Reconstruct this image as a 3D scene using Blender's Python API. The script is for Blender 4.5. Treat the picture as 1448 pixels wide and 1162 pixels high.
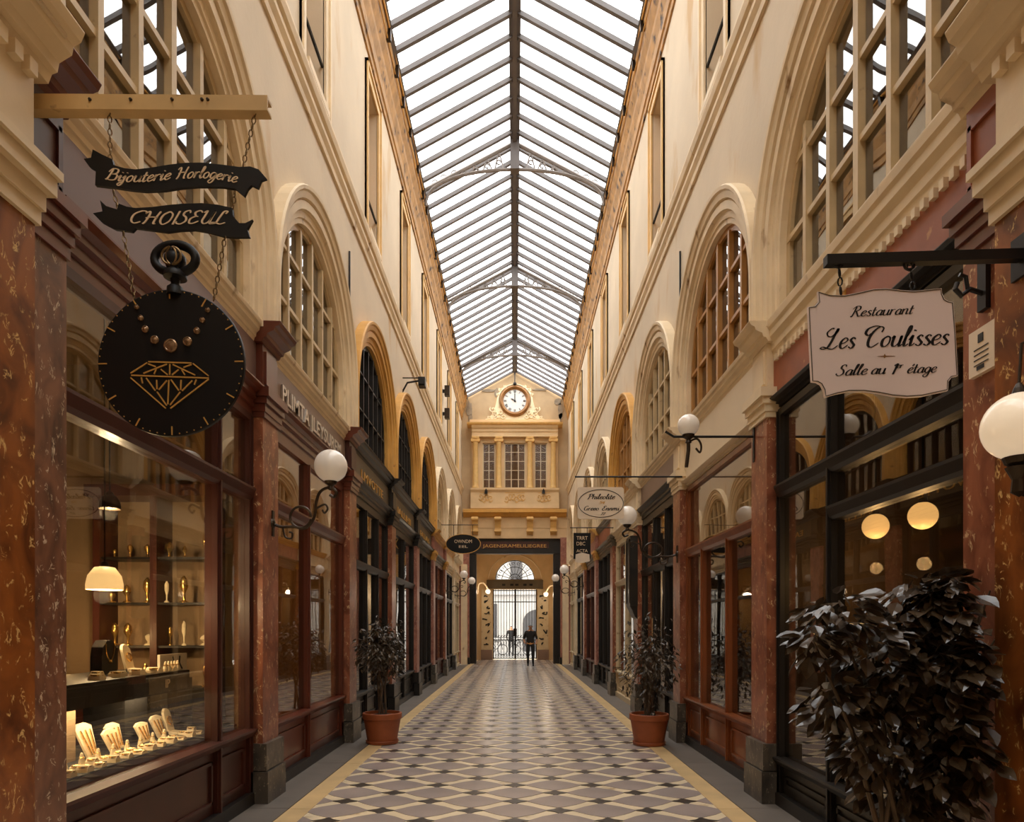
import bpy, bmesh, math, random
from mathutils import Vector, Matrix
random.seed(7)
R = math.radians
# ------------------------------------------------------------------ clear
for o in list(bpy.data.objects): bpy.data.objects.remove(o)
SC = bpy.context.scene
COL = SC.collection
# ------------------------------------------------------------------ camera, world, exposure
F = 965.0; HX, HY = 728.0, 887.0; CH = 1.6          # focal length (px), vanishing point (px), eye height (m)
cam_d = bpy.data.cameras.new('camera'); cam = bpy.data.objects.new('camera', cam_d); COL.objects.link(cam)
cam.location = (0, 0, CH); cam.rotation_euler = (R(90), 0, 0)
cam_d.sensor_fit = 'HORIZONTAL'; cam_d.sensor_width = 36; cam_d.lens = 36 * F / 1448
cam_d.shift_x = -(HX - 724) / 1448; cam_d.shift_y = (HY - 581) / 1448
cam_d.clip_start = 0.05; cam_d.clip_end = 300
SC.camera = cam
W_ = bpy.data.worlds.new('overcast_sky'); SC.world = W_; W_.use_nodes = True
bgn = W_.node_tree.nodes['Background']
bgn.inputs['Color'].default_value = (1.0, 0.975, 0.94, 1); bgn.inputs['Strength'].default_value = 7.4
SC.view_settings.view_transform = 'Standard'; SC.view_settings.look = 'None'
SC.view_settings.exposure = 0.0; SC.view_settings.gamma = 1.0; SC.view_settings.use_curve_mapping = False
pl = bpy.data.lights.new('sky_portal', 'AREA'); pl.shape = 'RECTANGLE'; pl.size = 4.6; pl.size_y = 37
try: pl.cycles.is_portal = True
except Exception: pass
po = bpy.data.objects.new('sky_portal', pl); COL.objects.link(po); po.location = (0, 12, 13.05)

# ------------------------------------------------------------------ materials
MATS = {}
def nt_new(name):
    m = bpy.data.materials.new(name); m.use_nodes = True; nt = m.node_tree
    MATS[name] = m
    return m, nt, nt.nodes['Principled BSDF']
def S(c):   # sRGB 0-255 -> linear
    return tuple((v/255/12.92 if v/255 <= .04045 else ((v/255+.055)/1.055)**2.4) for v in c)
def mat(name, rgb, rough=.6, metal=0, var=.12, scale=3.0, bump=0.0, bscale=40, spec=.5, stretch=(1,1,1), coat=0, stain=None, emit=None, estr=0):
    m, nt, b = nt_new(name); N = nt.nodes; L = nt.links
    c = S(rgb)
    tc = N.new('ShaderNodeTexCoord'); mp = N.new('ShaderNodeMapping'); mp.inputs['Scale'].default_value = stretch
    L.new(tc.outputs['Object'], mp.inputs['Vector'])
    if var > 0:
        nz = N.new('ShaderNodeTexNoise'); nz.inputs['Scale'].default_value = scale; nz.inputs['Detail'].default_value = 6
        L.new(mp.outputs['Vector'], nz.inputs['Vector'])
        rp = N.new('ShaderNodeValToRGB'); rp.color_ramp.elements[0].position = .3; rp.color_ramp.elements[1].position = .7
        rp.color_ramp.elements[0].color = (*[v*(1-var) for v in c], 1); rp.color_ramp.elements[1].color = (*[min(1, v*(1+var)) for v in c], 1)
        L.new(nz.outputs['Fac'], rp.inputs['Fac']); out = rp.outputs['Color']
        if stain:
            n2 = N.new('ShaderNodeTexNoise'); n2.inputs['Scale'].default_value = stain[1]; n2.inputs['Detail'].default_value = 8
            mp2 = N.new('ShaderNodeMapping'); mp2.inputs['Scale'].default_value = stain[3] if len(stain) > 3 else (1, 1, 1)
            L.new(tc.outputs['Object'], mp2.inputs['Vector']); L.new(mp2.outputs['Vector'], n2.inputs['Vector'])
            r2 = N.new('ShaderNodeValToRGB'); r2.color_ramp.elements[0].position = stain[2]; r2.color_ramp.elements[1].position = stain[2]+.12
            mx = N.new('ShaderNodeMixRGB'); mx.inputs['Color2'].default_value = (*S(stain[0]), 1)
            L.new(n2.outputs['Fac'], r2.inputs['Fac']); L.new(r2.outputs['Color'], mx.inputs['Fac']); L.new(out, mx.inputs['Color1']); out = mx.outputs['Color']
        L.new(out, b.inputs['Base Color'])
    else: b.inputs['Base Color'].default_value = (*c, 1)
    b.inputs['Roughness'].default_value = rough; b.inputs['Metallic'].default_value = metal
    b.inputs['Specular IOR Level'].default_value = spec; b.inputs['Coat Weight'].default_value = coat; b.inputs['Coat Roughness'].default_value = .12
    if bump:
        nb = N.new('ShaderNodeTexNoise'); nb.inputs['Scale'].default_value = bscale; nb.inputs['Detail'].default_value = 4
        L.new(mp.outputs['Vector'], nb.inputs['Vector'])
        bp = N.new('ShaderNodeBump'); bp.inputs['Strength'].default_value = bump; bp.inputs['Distance'].default_value = .02
        L.new(nb.outputs['Fac'], bp.inputs['Height']); L.new(bp.outputs['Normal'], b.inputs['Normal'])
    if emit: b.inputs['Emission Color'].default_value = (*S(emit), 1); b.inputs['Emission Strength'].default_value = estr
    return m
def marble(name, base, dark, vein, rough=.28, scale=2.2, amt=.75):
    m, nt, b = nt_new(name); N = nt.nodes; L = nt.links
    tc = N.new('ShaderNodeTexCoord')
    mp = N.new('ShaderNodeMapping'); mp.inputs['Scale'].default_value = (1.3, 1.3, .8); mp.inputs['Rotation'].default_value = (.5, .2, .3); L.new(tc.outputs['Object'], mp.inputs['Vector'])
    n1 = N.new('ShaderNodeTexNoise'); n1.inputs['Scale'].default_value = scale*1.6; n1.inputs['Detail'].default_value = 9; n1.inputs['Distortion'].default_value = 1.2; L.new(mp.outputs['Vector'], n1.inputs['Vector'])
    r1 = N.new('ShaderNodeValToRGB'); e = r1.color_ramp.elements; e[0].position = .33; e[0].color = (*S(dark), 1); e[1].position = .62; e[1].color = (*S(base), 1); L.new(n1.outputs['Fac'], r1.inputs['Fac'])
    n2 = N.new('ShaderNodeTexNoise'); n2.inputs['Scale'].default_value = scale*5; n2.inputs['Detail'].default_value = 7; n2.inputs['Distortion'].default_value = 2.2; L.new(mp.outputs['Vector'], n2.inputs['Vector'])
    sb = N.new('ShaderNodeMath'); sb.operation = 'SUBTRACT'; sb.inputs[1].default_value = .5; L.new(n2.outputs['Fac'], sb.inputs[0])
    ab = N.new('ShaderNodeMath'); ab.operation = 'ABSOLUTE'; L.new(sb.outputs[0], ab.inputs[0])
    rv = N.new('ShaderNodeValToRGB'); rv.color_ramp.elements[0].position = .0; rv.color_ramp.elements[0].color = (1, 1, 1, 1); rv.color_ramp.elements[1].position = .05; rv.color_ramp.elements[1].color = (0, 0, 0, 1); L.new(ab.outputs[0], rv.inputs['Fac'])
    n3 = N.new('ShaderNodeTexNoise'); n3.inputs['Scale'].default_value = scale*8; n3.inputs['Detail'].default_value = 4; L.new(mp.outputs['Vector'], n3.inputs['Vector'])
    r3 = N.new('ShaderNodeValToRGB'); r3.color_ramp.elements[0].position = .55; r3.color_ramp.elements[1].position = .62; L.new(n3.outputs['Fac'], r3.inputs['Fac'])
    ml = N.new('ShaderNodeMath'); ml.operation = 'MULTIPLY'; L.new(rv.outputs['Color'], ml.inputs[0]); L.new(r3.outputs['Color'], ml.inputs[1])
    m2 = N.new('ShaderNodeMath'); m2.operation = 'MULTIPLY'; m2.inputs[1].default_value = amt; L.new(ml.outputs[0], m2.inputs[0])
    mx = N.new('ShaderNodeMixRGB'); mx.inputs['Color2'].default_value = (*S(vein), 1); L.new(m2.outputs[0], mx.inputs['Fac']); L.new(r1.outputs['Color'], mx.inputs['Color1'])
    L.new(mx.outputs['Color'], b.inputs['Base Color']); b.inputs['Roughness'].default_value = rough
    return m
def glass(name, tint=(255,255,255), r0=.06, wobble=.0, wscale=1.2):
    m = bpy.data.materials.new(name); m.use_nodes = True; MATS[name] = m; nt = m.node_tree; N = nt.nodes; L = nt.links
    for n in list(N): N.remove(n)
    out = N.new('ShaderNodeOutputMaterial'); tr = N.new('ShaderNodeBsdfTransparent'); gl = N.new('ShaderNodeBsdfGlossy'); mx = N.new('ShaderNodeMixShader')
    tr.inputs['Color'].default_value = (*S(tint), 1); gl.inputs['Roughness'].default_value = .0
    lw = N.new('ShaderNodeLayerWeight'); lw.inputs['Blend'].default_value = .5
    pw = N.new('ShaderNodeMath'); pw.operation = 'POWER'; pw.inputs[1].default_value = 4.2; L.new(lw.outputs['Facing'], pw.inputs[0])
    ma = N.new('ShaderNodeMath'); ma.operation = 'MULTIPLY_ADD'; ma.inputs[1].default_value = 1-r0; ma.inputs[2].default_value = r0; L.new(pw.outputs[0], ma.inputs[0])
    L.new(ma.outputs[0], mx.inputs['Fac']); L.new(tr.outputs[0], mx.inputs[1]); L.new(gl.outputs[0], mx.inputs[2]); L.new(mx.outputs[0], out.inputs['Surface'])
    if wobble:
        tc = N.new('ShaderNodeTexCoord'); nz = N.new('ShaderNodeTexNoise'); nz.inputs['Scale'].default_value = wscale; nz.inputs['Detail'].default_value = 1
        L.new(tc.outputs['Object'], nz.inputs['Vector']); bp = N.new('ShaderNodeBump'); bp.inputs['Strength'].default_value = wobble; bp.inputs['Distance'].default_value = .05
        L.new(nz.outputs['Fac'], bp.inputs['Height']); L.new(bp.outputs['Normal'], gl.inputs['Normal'])
    return m
def emis(name, rgb, strength):
    return mat(name, rgb, var=0, emit=rgb, estr=strength)

PL = mat('cream_plaster', (210,190,161), .75, var=.07, scale=1.1, bump=.12, bscale=14, stain=((196,160,112), 1.6, .60, (1,1,.35)))
PLT = mat('cream_moulding', (224,200,162), .6, var=.09, scale=3, bump=.06, bscale=25, stain=((150,112,70), 5, .64, (1,1,.5)))
OCH = mat('ochre_moulding', (206,152,70), .6, var=.12, scale=3, bump=.06, bscale=20, stain=((112,72,32), 6, .66))
GUT = mat('stained_ochre_cornice', (176,130,70), .6, var=.25, scale=5, bump=.2, bscale=12, stain=((58,38,22), 6, .57, (1,.7,1)))
GREYP = mat('weathered_grey_plaster', (150,134,112), .8, var=.25, scale=5, bump=.2, bscale=20)
ENDW = mat('end_wall_plaster', (214,182,136), .7, var=.08, scale=2, bump=.06)
GAB = mat('gable_plaster', (188,160,122), .75, var=.1, scale=2, bump=.08)
COLM = mat('ochre_column_paint', (216,176,110), .6, var=.08, scale=6)
FRM = mat('window_surround_ochre', (220,182,122), .6, var=.1, scale=3)
ORNW = mat('carved_cream_relief', (240,222,184), .6, var=.08, scale=8)
ORN = mat('carved_ochre_relief', (214,168,96), .6, var=.1, scale=8)
NICHE = mat('ochre_niche_boards', (196,146,74), .6, var=.1, scale=2)
NICHEG = mat('taupe_niche_boards', (168,140,108), .6, var=.08, scale=2)
MAR = marble('red_marble', (156,94,66), (106,56,38), (240,206,156))
MARO = marble('orange_marble', (152,86,36), (88,42,14), (244,204,132), scale=2.0, amt=.85)
MARP = marble('pink_marble', (168,112,92), (128,76,62), (220,186,160), rough=.4, scale=3)
MARB = marble('brown_black_marble', (140,94,70), (84,56,42), (232,212,182), scale=2.4, amt=.8)
STONE = marble('dark_plinth_marble', (92,82,70), (58,52,46), (190,172,140), rough=.35, scale=2.5, amt=.6)
WRED = mat('red_brown_wood', (96,44,28), .3, var=.2, scale=4, stretch=(1,1,.2), coat=.3)
WDK = mat('dark_mahogany_wood', (70,31,20), .42, var=.22, scale=4, stretch=(1,1,.2), coat=.08)
WORA = mat('orange_brown_wood', (126,66,30), .32, var=.25, scale=5, stretch=(1,1,.2), coat=.3)
WTAUPE = mat('taupe_painted_board', (132,106,88), .45, var=.05, scale=2)
WMAUVE = mat('mauve_brown_painted_board', (112,84,74), .42, var=.05, scale=2)
WBLK = mat('black_painted_wood', (27,22,17), .42, var=.2, scale=4, coat=.08)
WGRY = mat('grey_olive_painted_wood', (92,78,58), .45, var=.12, scale=4)
WCREAM = mat('cream_painted_wood', (206,184,146), .45, var=.07, scale=5, stain=((150,118,78), 7, .63))
WBEIGE = mat('beige_panel', (220,198,164), .5, var=.05, scale=1.5)
FAUX = mat('rust_painted_frieze', (150,82,50), .5, var=.16, scale=5, stain=((206,150,90), 9, .68))
MUN_C = mat('window_wood_cream', (196,168,124), .5, var=.1, scale=6, stain=((120,88,54), 9, .66))
MUN_O = mat('window_wood_brown', (172,120,58), .45, var=.15, scale=6)
IRON = mat('black_iron', (26,22,19), .45, var=.15, scale=8, metal=.3)
IRONW = mat('dark_bronze_iron', (58,46,34), .4, var=.2, scale=10, metal=.6)
ROOFM = mat('grey_painted_steel', (98,90,86), .5, var=.12, scale=4)
TRUSSM = mat('pale_grey_steel', (128,118,110), .5, var=.12, scale=8)
CHAINM = mat('worn_brass_chain', (120,96,62), .4, var=.2, scale=30, metal=.8)
BEAMM = mat('cream_painted_steel', (204,168,112), .5, var=.1, scale=6, stain=((96,66,36), 12, .68))
BLK = mat('matt_black_sign', (16,13,11), .5, var=.1, scale=4, spec=.3)
GOLD = mat('gold_paint', (214,164,84), .4, var=.08, scale=20, metal=.25)
BEADM = mat('gold_framed_glass_bead', (150,118,86), .25, var=.35, scale=60, metal=.5)
CREAMT = mat('cream_lettering', (234,206,168), .6, var=.04)
SIGNW = mat('pale_mauve_enamel', (240,220,212), .4, var=.03, scale=2)
SIGNC = mat('cream_enamel', (232,212,186), .45, var=.06, scale=3)
SILV = mat('silver_lettering', (206,196,184), .3, var=.1, scale=20, metal=.6)
INK = mat('black_ink', (22,19,18), .5, var=0)
CLKF = mat('white_clock_enamel', (232,226,218), .4, var=.03, scale=20)
CLKB = mat('brown_bronze_bezel', (136,92,46), .35, var=.2, scale=6, metal=.4)
TERRA = mat('terracotta', (150,78,38), .55, var=.14, scale=6, bump=.05)
SOIL = mat('dark_soil', (38,28,20), .9, var=.3, scale=30, bump=.4)
LEAF = mat('dark_glossy_leaf', (72,56,38), .28, var=.45, scale=4, spec=.7)
LEAF2 = mat('dark_small_leaf', (74,60,42), .4, var=.5, scale=6)
BARK = mat('grey_bark', (84,66,48), .8, var=.3, scale=14)
T_GREY = mat('grey_cement_tile', (158,144,136), .24, var=.12, scale=1.7, spec=.45)
T_DARK = mat('charcoal_cement_tile', (62,54,46), .34, var=.2, scale=3)
T_CREAM = mat('cream_cement_tile', (226,206,172), .26, var=.1, scale=2.3, stain=((158,126,88), 3, .62))
T_STRIP = mat('yellow_stone_border', (208,176,126), .35, var=.12, scale=3)
T_EDGE = mat('grey_stone_kerb', (104,94,84), .5, var=.12, scale=3)
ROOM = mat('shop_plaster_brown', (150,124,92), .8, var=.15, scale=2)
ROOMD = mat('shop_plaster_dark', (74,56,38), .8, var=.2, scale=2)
ROOMA = mat('shop_amber_curtain', (176,136,84), .8, var=.25, scale=6, stretch=(1,3,.05))
ENTR = mat('entresol_plaster', (168,142,110), .8, var=.1, scale=2)
BLUEG = mat('dull_lace_curtain', (214,200,184), .9, var=.3, scale=14)
SHIRT = mat('dark_shirt', (34,26,20), .8, var=.1); TROU = mat('dark_trousers', (22,18,16), .8, var=.1); SKIN = mat('skin', (170,118,84), .55, var=.05); HAIR = mat('dark_hair', (40,28,20), .6, var=.1); BELT = mat('tan_shirt_hem', (200,140,80), .7, var=.1)
STREETW = mat('pale_street_facade', (140,137,132), .8, var=.06, scale=2); STREETD = mat('dark_street_opening', (46,44,44), .6, var=.1); ASPH = mat('pale_street_paving', (112,110,106), .8, var=.1, scale=4)
GL = glass('shop_glass', (236,228,214), .16, .05, .9)
GLJ = glass('jeweller_glass', (242,236,224), .08, .05, .9)
GLA = glass('arch_window_glass', (180,170,156), .26, .09, 1.0)
GLR = glass('roof_glass', (240,242,244), .04)
GLD = glass('dull_street_glass', (222,214,204), .1, .05)
GLOBE = mat('opal_globe_glass', (226,214,200), .18, var=0, spec=.6, emit=(255,236,210), estr=.12)
GLOBEL = mat('lit_opal_globe', (235,222,200), .2, var=0, emit=(255,226,190), estr=.42)
GLOBEI = mat('lit_amber_globe', (255,224,170), .3, var=0, emit=(255,205,135), estr=1.5)
BULB = emis('bulb_glow', (255,220,160), 9)
SHADEM = mat('lit_milk_glass_shade', (255,226,176), .4, var=0, emit=(255,214,150), estr=1.3)
WCARD = mat('white_lit_card', (240,226,200), .6, var=0)
CUSH = mat('cream_display_velvet', (240,222,186), .8, var=.08, scale=20)
JEWEL = mat('gold_jewellery', (236,190,110), .22, var=.25, scale=90, metal=.9)
VELV = mat('black_velvet', (20,16,13), .7, var=.1)
CHAIRM = mat('dark_cane', (60,40,24), .6, var=.2)

# ------------------------------------------------------------------ mesh helpers
class MB:
    def __init__(s): s.v = []; s.f = []; s.m = []
    def add(s, vs, fs):
        n = len(s.v); s.v += [tuple(v) for v in vs]; s.f += [tuple(i+n for i in f) for f in fs]; return s
    def box(s, x0, x1, y0, y1, z0, z1):
        x0, x1 = sorted((x0, x1)); y0, y1 = sorted((y0, y1)); z0, z1 = sorted((z0, z1))
        return s.add([(x0,y0,z0),(x1,y0,z0),(x1,y1,z0),(x0,y1,z0),(x0,y0,z1),(x1,y0,z1),(x1,y1,z1),(x0,y1,z1)],
              [(0,3,2,1),(4,5,6,7),(0,1,5,4),(1,2,6,5),(2,3,7,6),(3,0,4,7)])
    def prism(s, pts, fn, a, b):       # 2-D polygon pts, fn(p, depth) -> 3-D
        n = len(pts); vs = [fn(p, a) for p in pts] + [fn(p, b) for p in pts]
        return s.add(vs, [tuple(range(n)), tuple(range(2*n-1, n-1, -1))] + [(i, (i+1) % n, n+(i+1) % n, n+i) for i in range(n)])
    def tube(s, pts, r, n=8, closed=False, rs=None):
        P = [Vector(p) for p in pts]; k = len(P); rings = []; up = None
        for i in range(k):
            a = P[(i-1) % k] if (closed or i > 0) else P[i]; b = P[(i+1) % k] if (closed or i < k-1) else P[i]
            t = (b-a).normalized() if (b-a).length > 1e-9 else Vector((0,0,1))
            if up is None: up = Vector((0,0,1)) if abs(t.z) < .9 else Vector((1,0,0))
            x = t.cross(up)
            if x.length < 1e-6: x = t.orthogonal()
            x.normalize(); y = x.cross(t).normalized(); up = y
            rr = rs[i] if rs else r
            rings.append([P[i]+(x*math.cos(2*math.pi*j/n)+y*math.sin(2*math.pi*j/n))*rr for j in range(n)])
        vs = [v for q in rings for v in q]; fs = []
        for i in range(k if closed else k-1):
            for j in range(n):
                a = i*n+j; b = i*n+(j+1) % n; c = ((i+1) % k)*n+(j+1) % n; d = ((i+1) % k)*n+j; fs.append((a,b,c,d))
        if not closed: fs += [tuple(range(n-1,-1,-1)), tuple((k-1)*n+j for j in range(n))]
        return s.add(vs, fs)
    def lathe(s, prof, c=(0,0,0), n=24, fn=None):    # prof [(r, h)], axis = z unless fn
        c = Vector(c); vs = []; fs = []
        for (r, h) in prof:
            for j in range(n):
                a = 2*math.pi*j/n; p = (r*math.cos(a), r*math.sin(a), h)
                vs.append(c + Vector(fn(p) if fn else p))
        k = len(prof)
        for i in range(k-1):
            for j in range(n): fs.append((i*n+j, i*n+(j+1) % n, (i+1)*n+(j+1) % n, (i+1)*n+j))
        if prof[0][0] > 1e-4: fs.append(tuple(range(n-1,-1,-1)))
        if prof[-1][0] > 1e-4: fs.append(tuple((k-1)*n+j for j in range(n)))
        return s.add(vs, fs)
    def sphere(s, c, r, n=24, m=14, cut=0):
        return s.lathe([(max(1e-5, r*math.sin(math.pi*i/m)), -r*math.cos(math.pi*i/m)) for i in range(m+1)], c, n)
    def build(s, name, material, parent=None, smooth=False, world=False, angle=None):
        me = bpy.data.meshes.new(name)
        off = Vector((0,0,0))
        if parent is not None and not world: off = WOFF.get(parent.name, Vector((0,0,0)))
        me.from_pydata([Vector(v)-off for v in s.v], [], s.f)
        bm = bmesh.new(); bm.from_mesh(me); bmesh.ops.remove_doubles(bm, verts=bm.verts, dist=1e-5)
        bmesh.ops.recalc_face_normals(bm, faces=bm.faces)
        bm.to_mesh(me); bm.free()
        mats = material if isinstance(material, (list, tuple)) else [material]
        for mm in mats: me.materials.append(mm)
        if smooth:
            for p in me.polygons: p.use_smooth = True
            if angle:
                try: me.set_sharp_from_angle(angle=R(angle))
                except Exception: pass
        o = bpy.data.objects.new(name, me); COL.objects.link(o)
        if parent is not None: o.parent = parent; WOFF[o.name] = WOFF.get(parent.name, Vector((0,0,0))).copy()
        return o
WOFF = {}
def tag(o, label, cat, group=None):
    o['label'] = label; o['category'] = cat
    if group: o['group'] = group
    return o
def thing(name, label, cat, loc=(0,0,0), group=None):
    o = bpy.data.objects.new(name, None); COL.objects.link(o); o.location = loc; o.empty_display_size = .1
    WOFF[o.name] = Vector(loc)
    return tag(o, label, cat, group)
def root(name, loc=(0,0,0)):
    o = bpy.data.objects.new(name, None); COL.objects.link(o); o.location = loc; o['kind'] = 'structure'; WOFF[o.name] = Vector(loc); o.empty_display_size = .1
    return o
def struct(o): o['kind'] = 'structure'; return o
def copy_tree(o, parent=None, dl=None):
    c = o.copy(); COL.objects.link(c)
    if parent is not None: c.parent = parent
    for ch in [q for q in o.children]: copy_tree(ch, c)
    return c
def P(px, py, Y): return ((px-HX)*Y/F, CH+(HY-py)*Y/F)     # measured photo point at a known depth -> (X, Z)
def arcpts(cx, cy, r, a0, a1, n, ry=None):
    ry = ry or r
    return [(cx+r*math.cos(R(a0+(a1-a0)*i/n)), cy+ry*math.sin(R(a0+(a1-a0)*i/n))) for i in range(n+1)]

# ---- stroke lettering (pen strokes with thick down-strokes)
def cr(pts, n=7):
    if len(pts) < 3: return pts
    out = []; q = [pts[0]]+list(pts)+[pts[-1]]
    for i in range(1, len(q)-2):
        p0, p1, p2, p3 = q[i-1:i+3]
        for j in range(n):
            t = j/n
            out.append(tuple(.5*((2*p1[k])+(-p0[k]+p2[k])*t+(2*p0[k]-5*p1[k]+4*p2[k]-p3[k])*t*t+(-p0[k]+3*p1[k]-3*p2[k]+p3[k])*t**3) for k in (0,1)))
    return out+[pts[-1]]
GLY = {  # char: (advance, strokes); x-height 1, caps 1.9
'a': (1.0, [[(.78,.85),(.5,1),(.14,.6),(.14,.15),(.4,0),(.7,.35),(.82,.95)], [(.82,.95),(.76,.3),(.84,.02),(1.02,.2)]]),
'b': (.95, [[(.15,1.9),(.12,1),(.12,.1)], [(.12,.6),(.45,1),(.8,.75),(.72,.15),(.4,0),(.12,.12)]]),
'e': (.85, [[(.12,.45),(.5,.55),(.72,.8),(.48,1),(.15,.7),(.12,.25),(.4,0),(.85,.3)]]),
'g': (1.0, [[(.78,.85),(.5,1),(.14,.65),(.16,.2),(.42,.06),(.7,.4),(.82,.95)], [(.82,.95),(.74,-.3),(.4,-.75),(.05,-.5),(.4,-.1),(1.0,.2)]]),
'h': (1.05, [[(.2,1.9),(.12,1),(.1,0)], [(.1,.45),(.45,1),(.75,.85),(.72,.2),(.82,0),(1.02,.2)]]),
'i': (.55, [[(.0,.55),(.22,1)], [(.22,1),(.18,.25),(.28,0),(.55,.25)], [(.27,1.42),(.3,1.5)]]),
'j': (.5, [[(.0,.55),(.25,1)], [(.25,1),(.18,-.3),(-.1,-.75),(-.32,-.5),(.1,-.05)], [(.3,1.42),(.33,1.5)]]),
'l': (.55, [[(.0,.3),(.4,1.4),(.42,1.85),(.25,1.8),(.15,.9),(.16,.2),(.28,0),(.52,.2)]]),
'm': (1.55, [[(.12,1),(.1,0)], [(.1,.5),(.4,1),(.62,.85),(.6,0)], [(.6,.5),(.95,1),(1.16,.85),(1.14,.2),(1.25,0),(1.5,.2)]]),
'n': (1.05, [[(.12,1),(.1,0)], [(.1,.45),(.45,1),(.72,.85),(.7,.2),(.8,0),(1.02,.2)]]),
'o': (.95, [[(.5,1),(.14,.7),(.14,.2),(.42,0),(.74,.3),(.74,.8),(.5,1)]]),
'r': (.8, [[(.1,.9),(.16,1)], [(.16,1),(.12,0)], [(.12,.45),(.4,.95),(.7,.95)]]),
's': (.75, [[(.62,.85),(.4,1),(.18,.78),(.4,.52),(.62,.25),(.4,0),(.08,.15)]]),
't': (.65, [[(.28,1.55),(.2,.3),(.32,0),(.6,.2)], [(.0,1),(.6,1.02)]]),
'u': (1.05, [[(.0,.75),(.14,1)], [(.14,1),(.12,.25),(.35,0),(.68,.3),(.8,1)], [(.8,1),(.76,.2),(.86,0),(1.05,.2)]]),
'w': (1.4, [[(.1,1),(.14,.2),(.35,0),(.6,.4),(.66,1)], [(.66,1),(.68,.2),(.9,0),(1.2,.5),(1.24,1)]]),
'1': (.7, [[(.1,1.5),(.42,1.85)], [(.42,1.85),(.34,0)]]),
'4': (.9, [[(.6,1.8),(.1,.6),(.85,.6)], [(.62,1.1),(.58,0)]]),
'5': (.9, [[(.8,1.8),(.3,1.8),(.22,1.1),(.6,1.15),(.75,.6),(.45,0),(.1,.15)]]),
'7': (.9, [[(.1,1.8),(.8,1.8),(.35,0)]]),
'.': (.4, [[(.15,.0),(.18,.1)]]),
'A': (1.4, [[(.0,0),(.75,1.9)], [(.75,1.9),(1.2,0)], [(.25,.7),(1.05,.7)]]),
'B': (1.4, [[(.35,1.85),(.28,1),(.1,.1),(-.1,.1)], [(-.05,1.3),(.3,1.9),(.95,1.85),(1.0,1.25),(.4,1.0)], [(.4,1.0),(1.1,.95),(1.1,.2),(.6,0),(.15,.1)]]),
'C': (1.45, [[(1.3,1.5),(1.2,1.85),(.75,1.85),(.2,1.3),(.2,.4),(.6,0),(1.15,.3)]]),
'D': (1.4, [[(.2,1.85),(.15,0)], [(.2,1.85),(1,1.7),(1.2,.9),(.9,.1),(.15,0)]]),
'E': (1.25, [[(1.1,1.6),(.8,1.88),(.4,1.6),(.6,1.08),(.85,1.0)], [(.6,1.02),(.2,.7),(.25,.12),(.65,0),(1.1,.35)]]),
'G': (1.45, [[(1.2,1.55),(.85,1.88),(.3,1.4),(.2,.5),(.6,0),(1.1,.4),(1.15,.85)], [(1.15,.9),(1.1,0)]]),
'H': (1.6, [[(-.1,1.5),(.2,1.85),(.35,1.5),(.28,.4),(.1,0)], [(1.3,1.88),(1.15,1),(1.12,.15),(1.35,.1)], [(.1,.9),(.7,1.05),(1.3,.95)]]),
'I': (.6, [[(.35,1.88),(.25,0)]]),
'L': (1.35, [[(.85,1.55),(.95,1.88),(.6,1.85),(.45,1),(.35,.25),(.0,.02),(-.15,.2),(.3,.2),(.8,.0),(1.25,.25)]]),
'O': (1.45, [[(.75,1.88),(.25,1.4),(.2,.5),(.6,0),(1.1,.5),(1.15,1.4),(.75,1.88)]]),
'P': (1.2, [[(.4,1.8),(.3,.9),(.15,0),(-.1,.1)], [(-.05,1.4),(.35,1.9),(.95,1.8),(1.05,1.25),(.6,.9),(.35,1.0)]]),
'R': (1.4, [[(.4,1.8),(.3,.9),(.12,0),(-.1,.1)], [(-.05,1.35),(.35,1.88),(.95,1.8),(1.0,1.25),(.45,.98)], [(.5,1.0),(.85,.4),(1.1,.0),(1.4,.2)]]),
'S': (1.2, [[(1.0,1.55),(.85,1.88),(.45,1.75),(.4,1.3),(.75,.95),(.9,.4),(.5,0),(.05,.15),(.0,.4)]]),
'T': (1.3, [[(.0,1.7),(.6,1.85),(1.3,1.8)], [(.7,1.82),(.6,0)]]),
'U': (1.5, [[(.1,1.6),(.35,1.88),(.35,1.2),(.3,.4),(.6,0),(1.0,.4),(1.15,1.85)], [(1.15,1.85),(1.1,.3),(1.25,0),(1.45,.15)]]),
' ': (.7, []),
}
GLY['é'] = (GLY['e'][0], GLY['e'][1]+[[(.5,1.3),(.7,1.6)]])
SWASH_L = (1.55, [[(1.02,1.92),(.84,1.3),(.66,.6),(.42,.12),(.0,.0)], [(.0,.0),(-.2,.1),(.0,.22),(.5,.06),(1.0,.0),(1.42,.3)], [(1.02,1.92),(.98,1.6),(.6,1.2),(.2,1.25),(.05,1.6),(.4,1.95),(.62,1.9)]])
SWASH_C = (1.65, [[(1.45,1.4),(1.52,1.75),(1.22,1.92),(.75,1.55),(.48,.85),(.55,.2),(.92,.0),(1.45,.38)], [(1.22,1.92),(.7,2.0),(.15,1.75),(.02,1.35),(.3,1.12),(.5,1.3)]])
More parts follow.
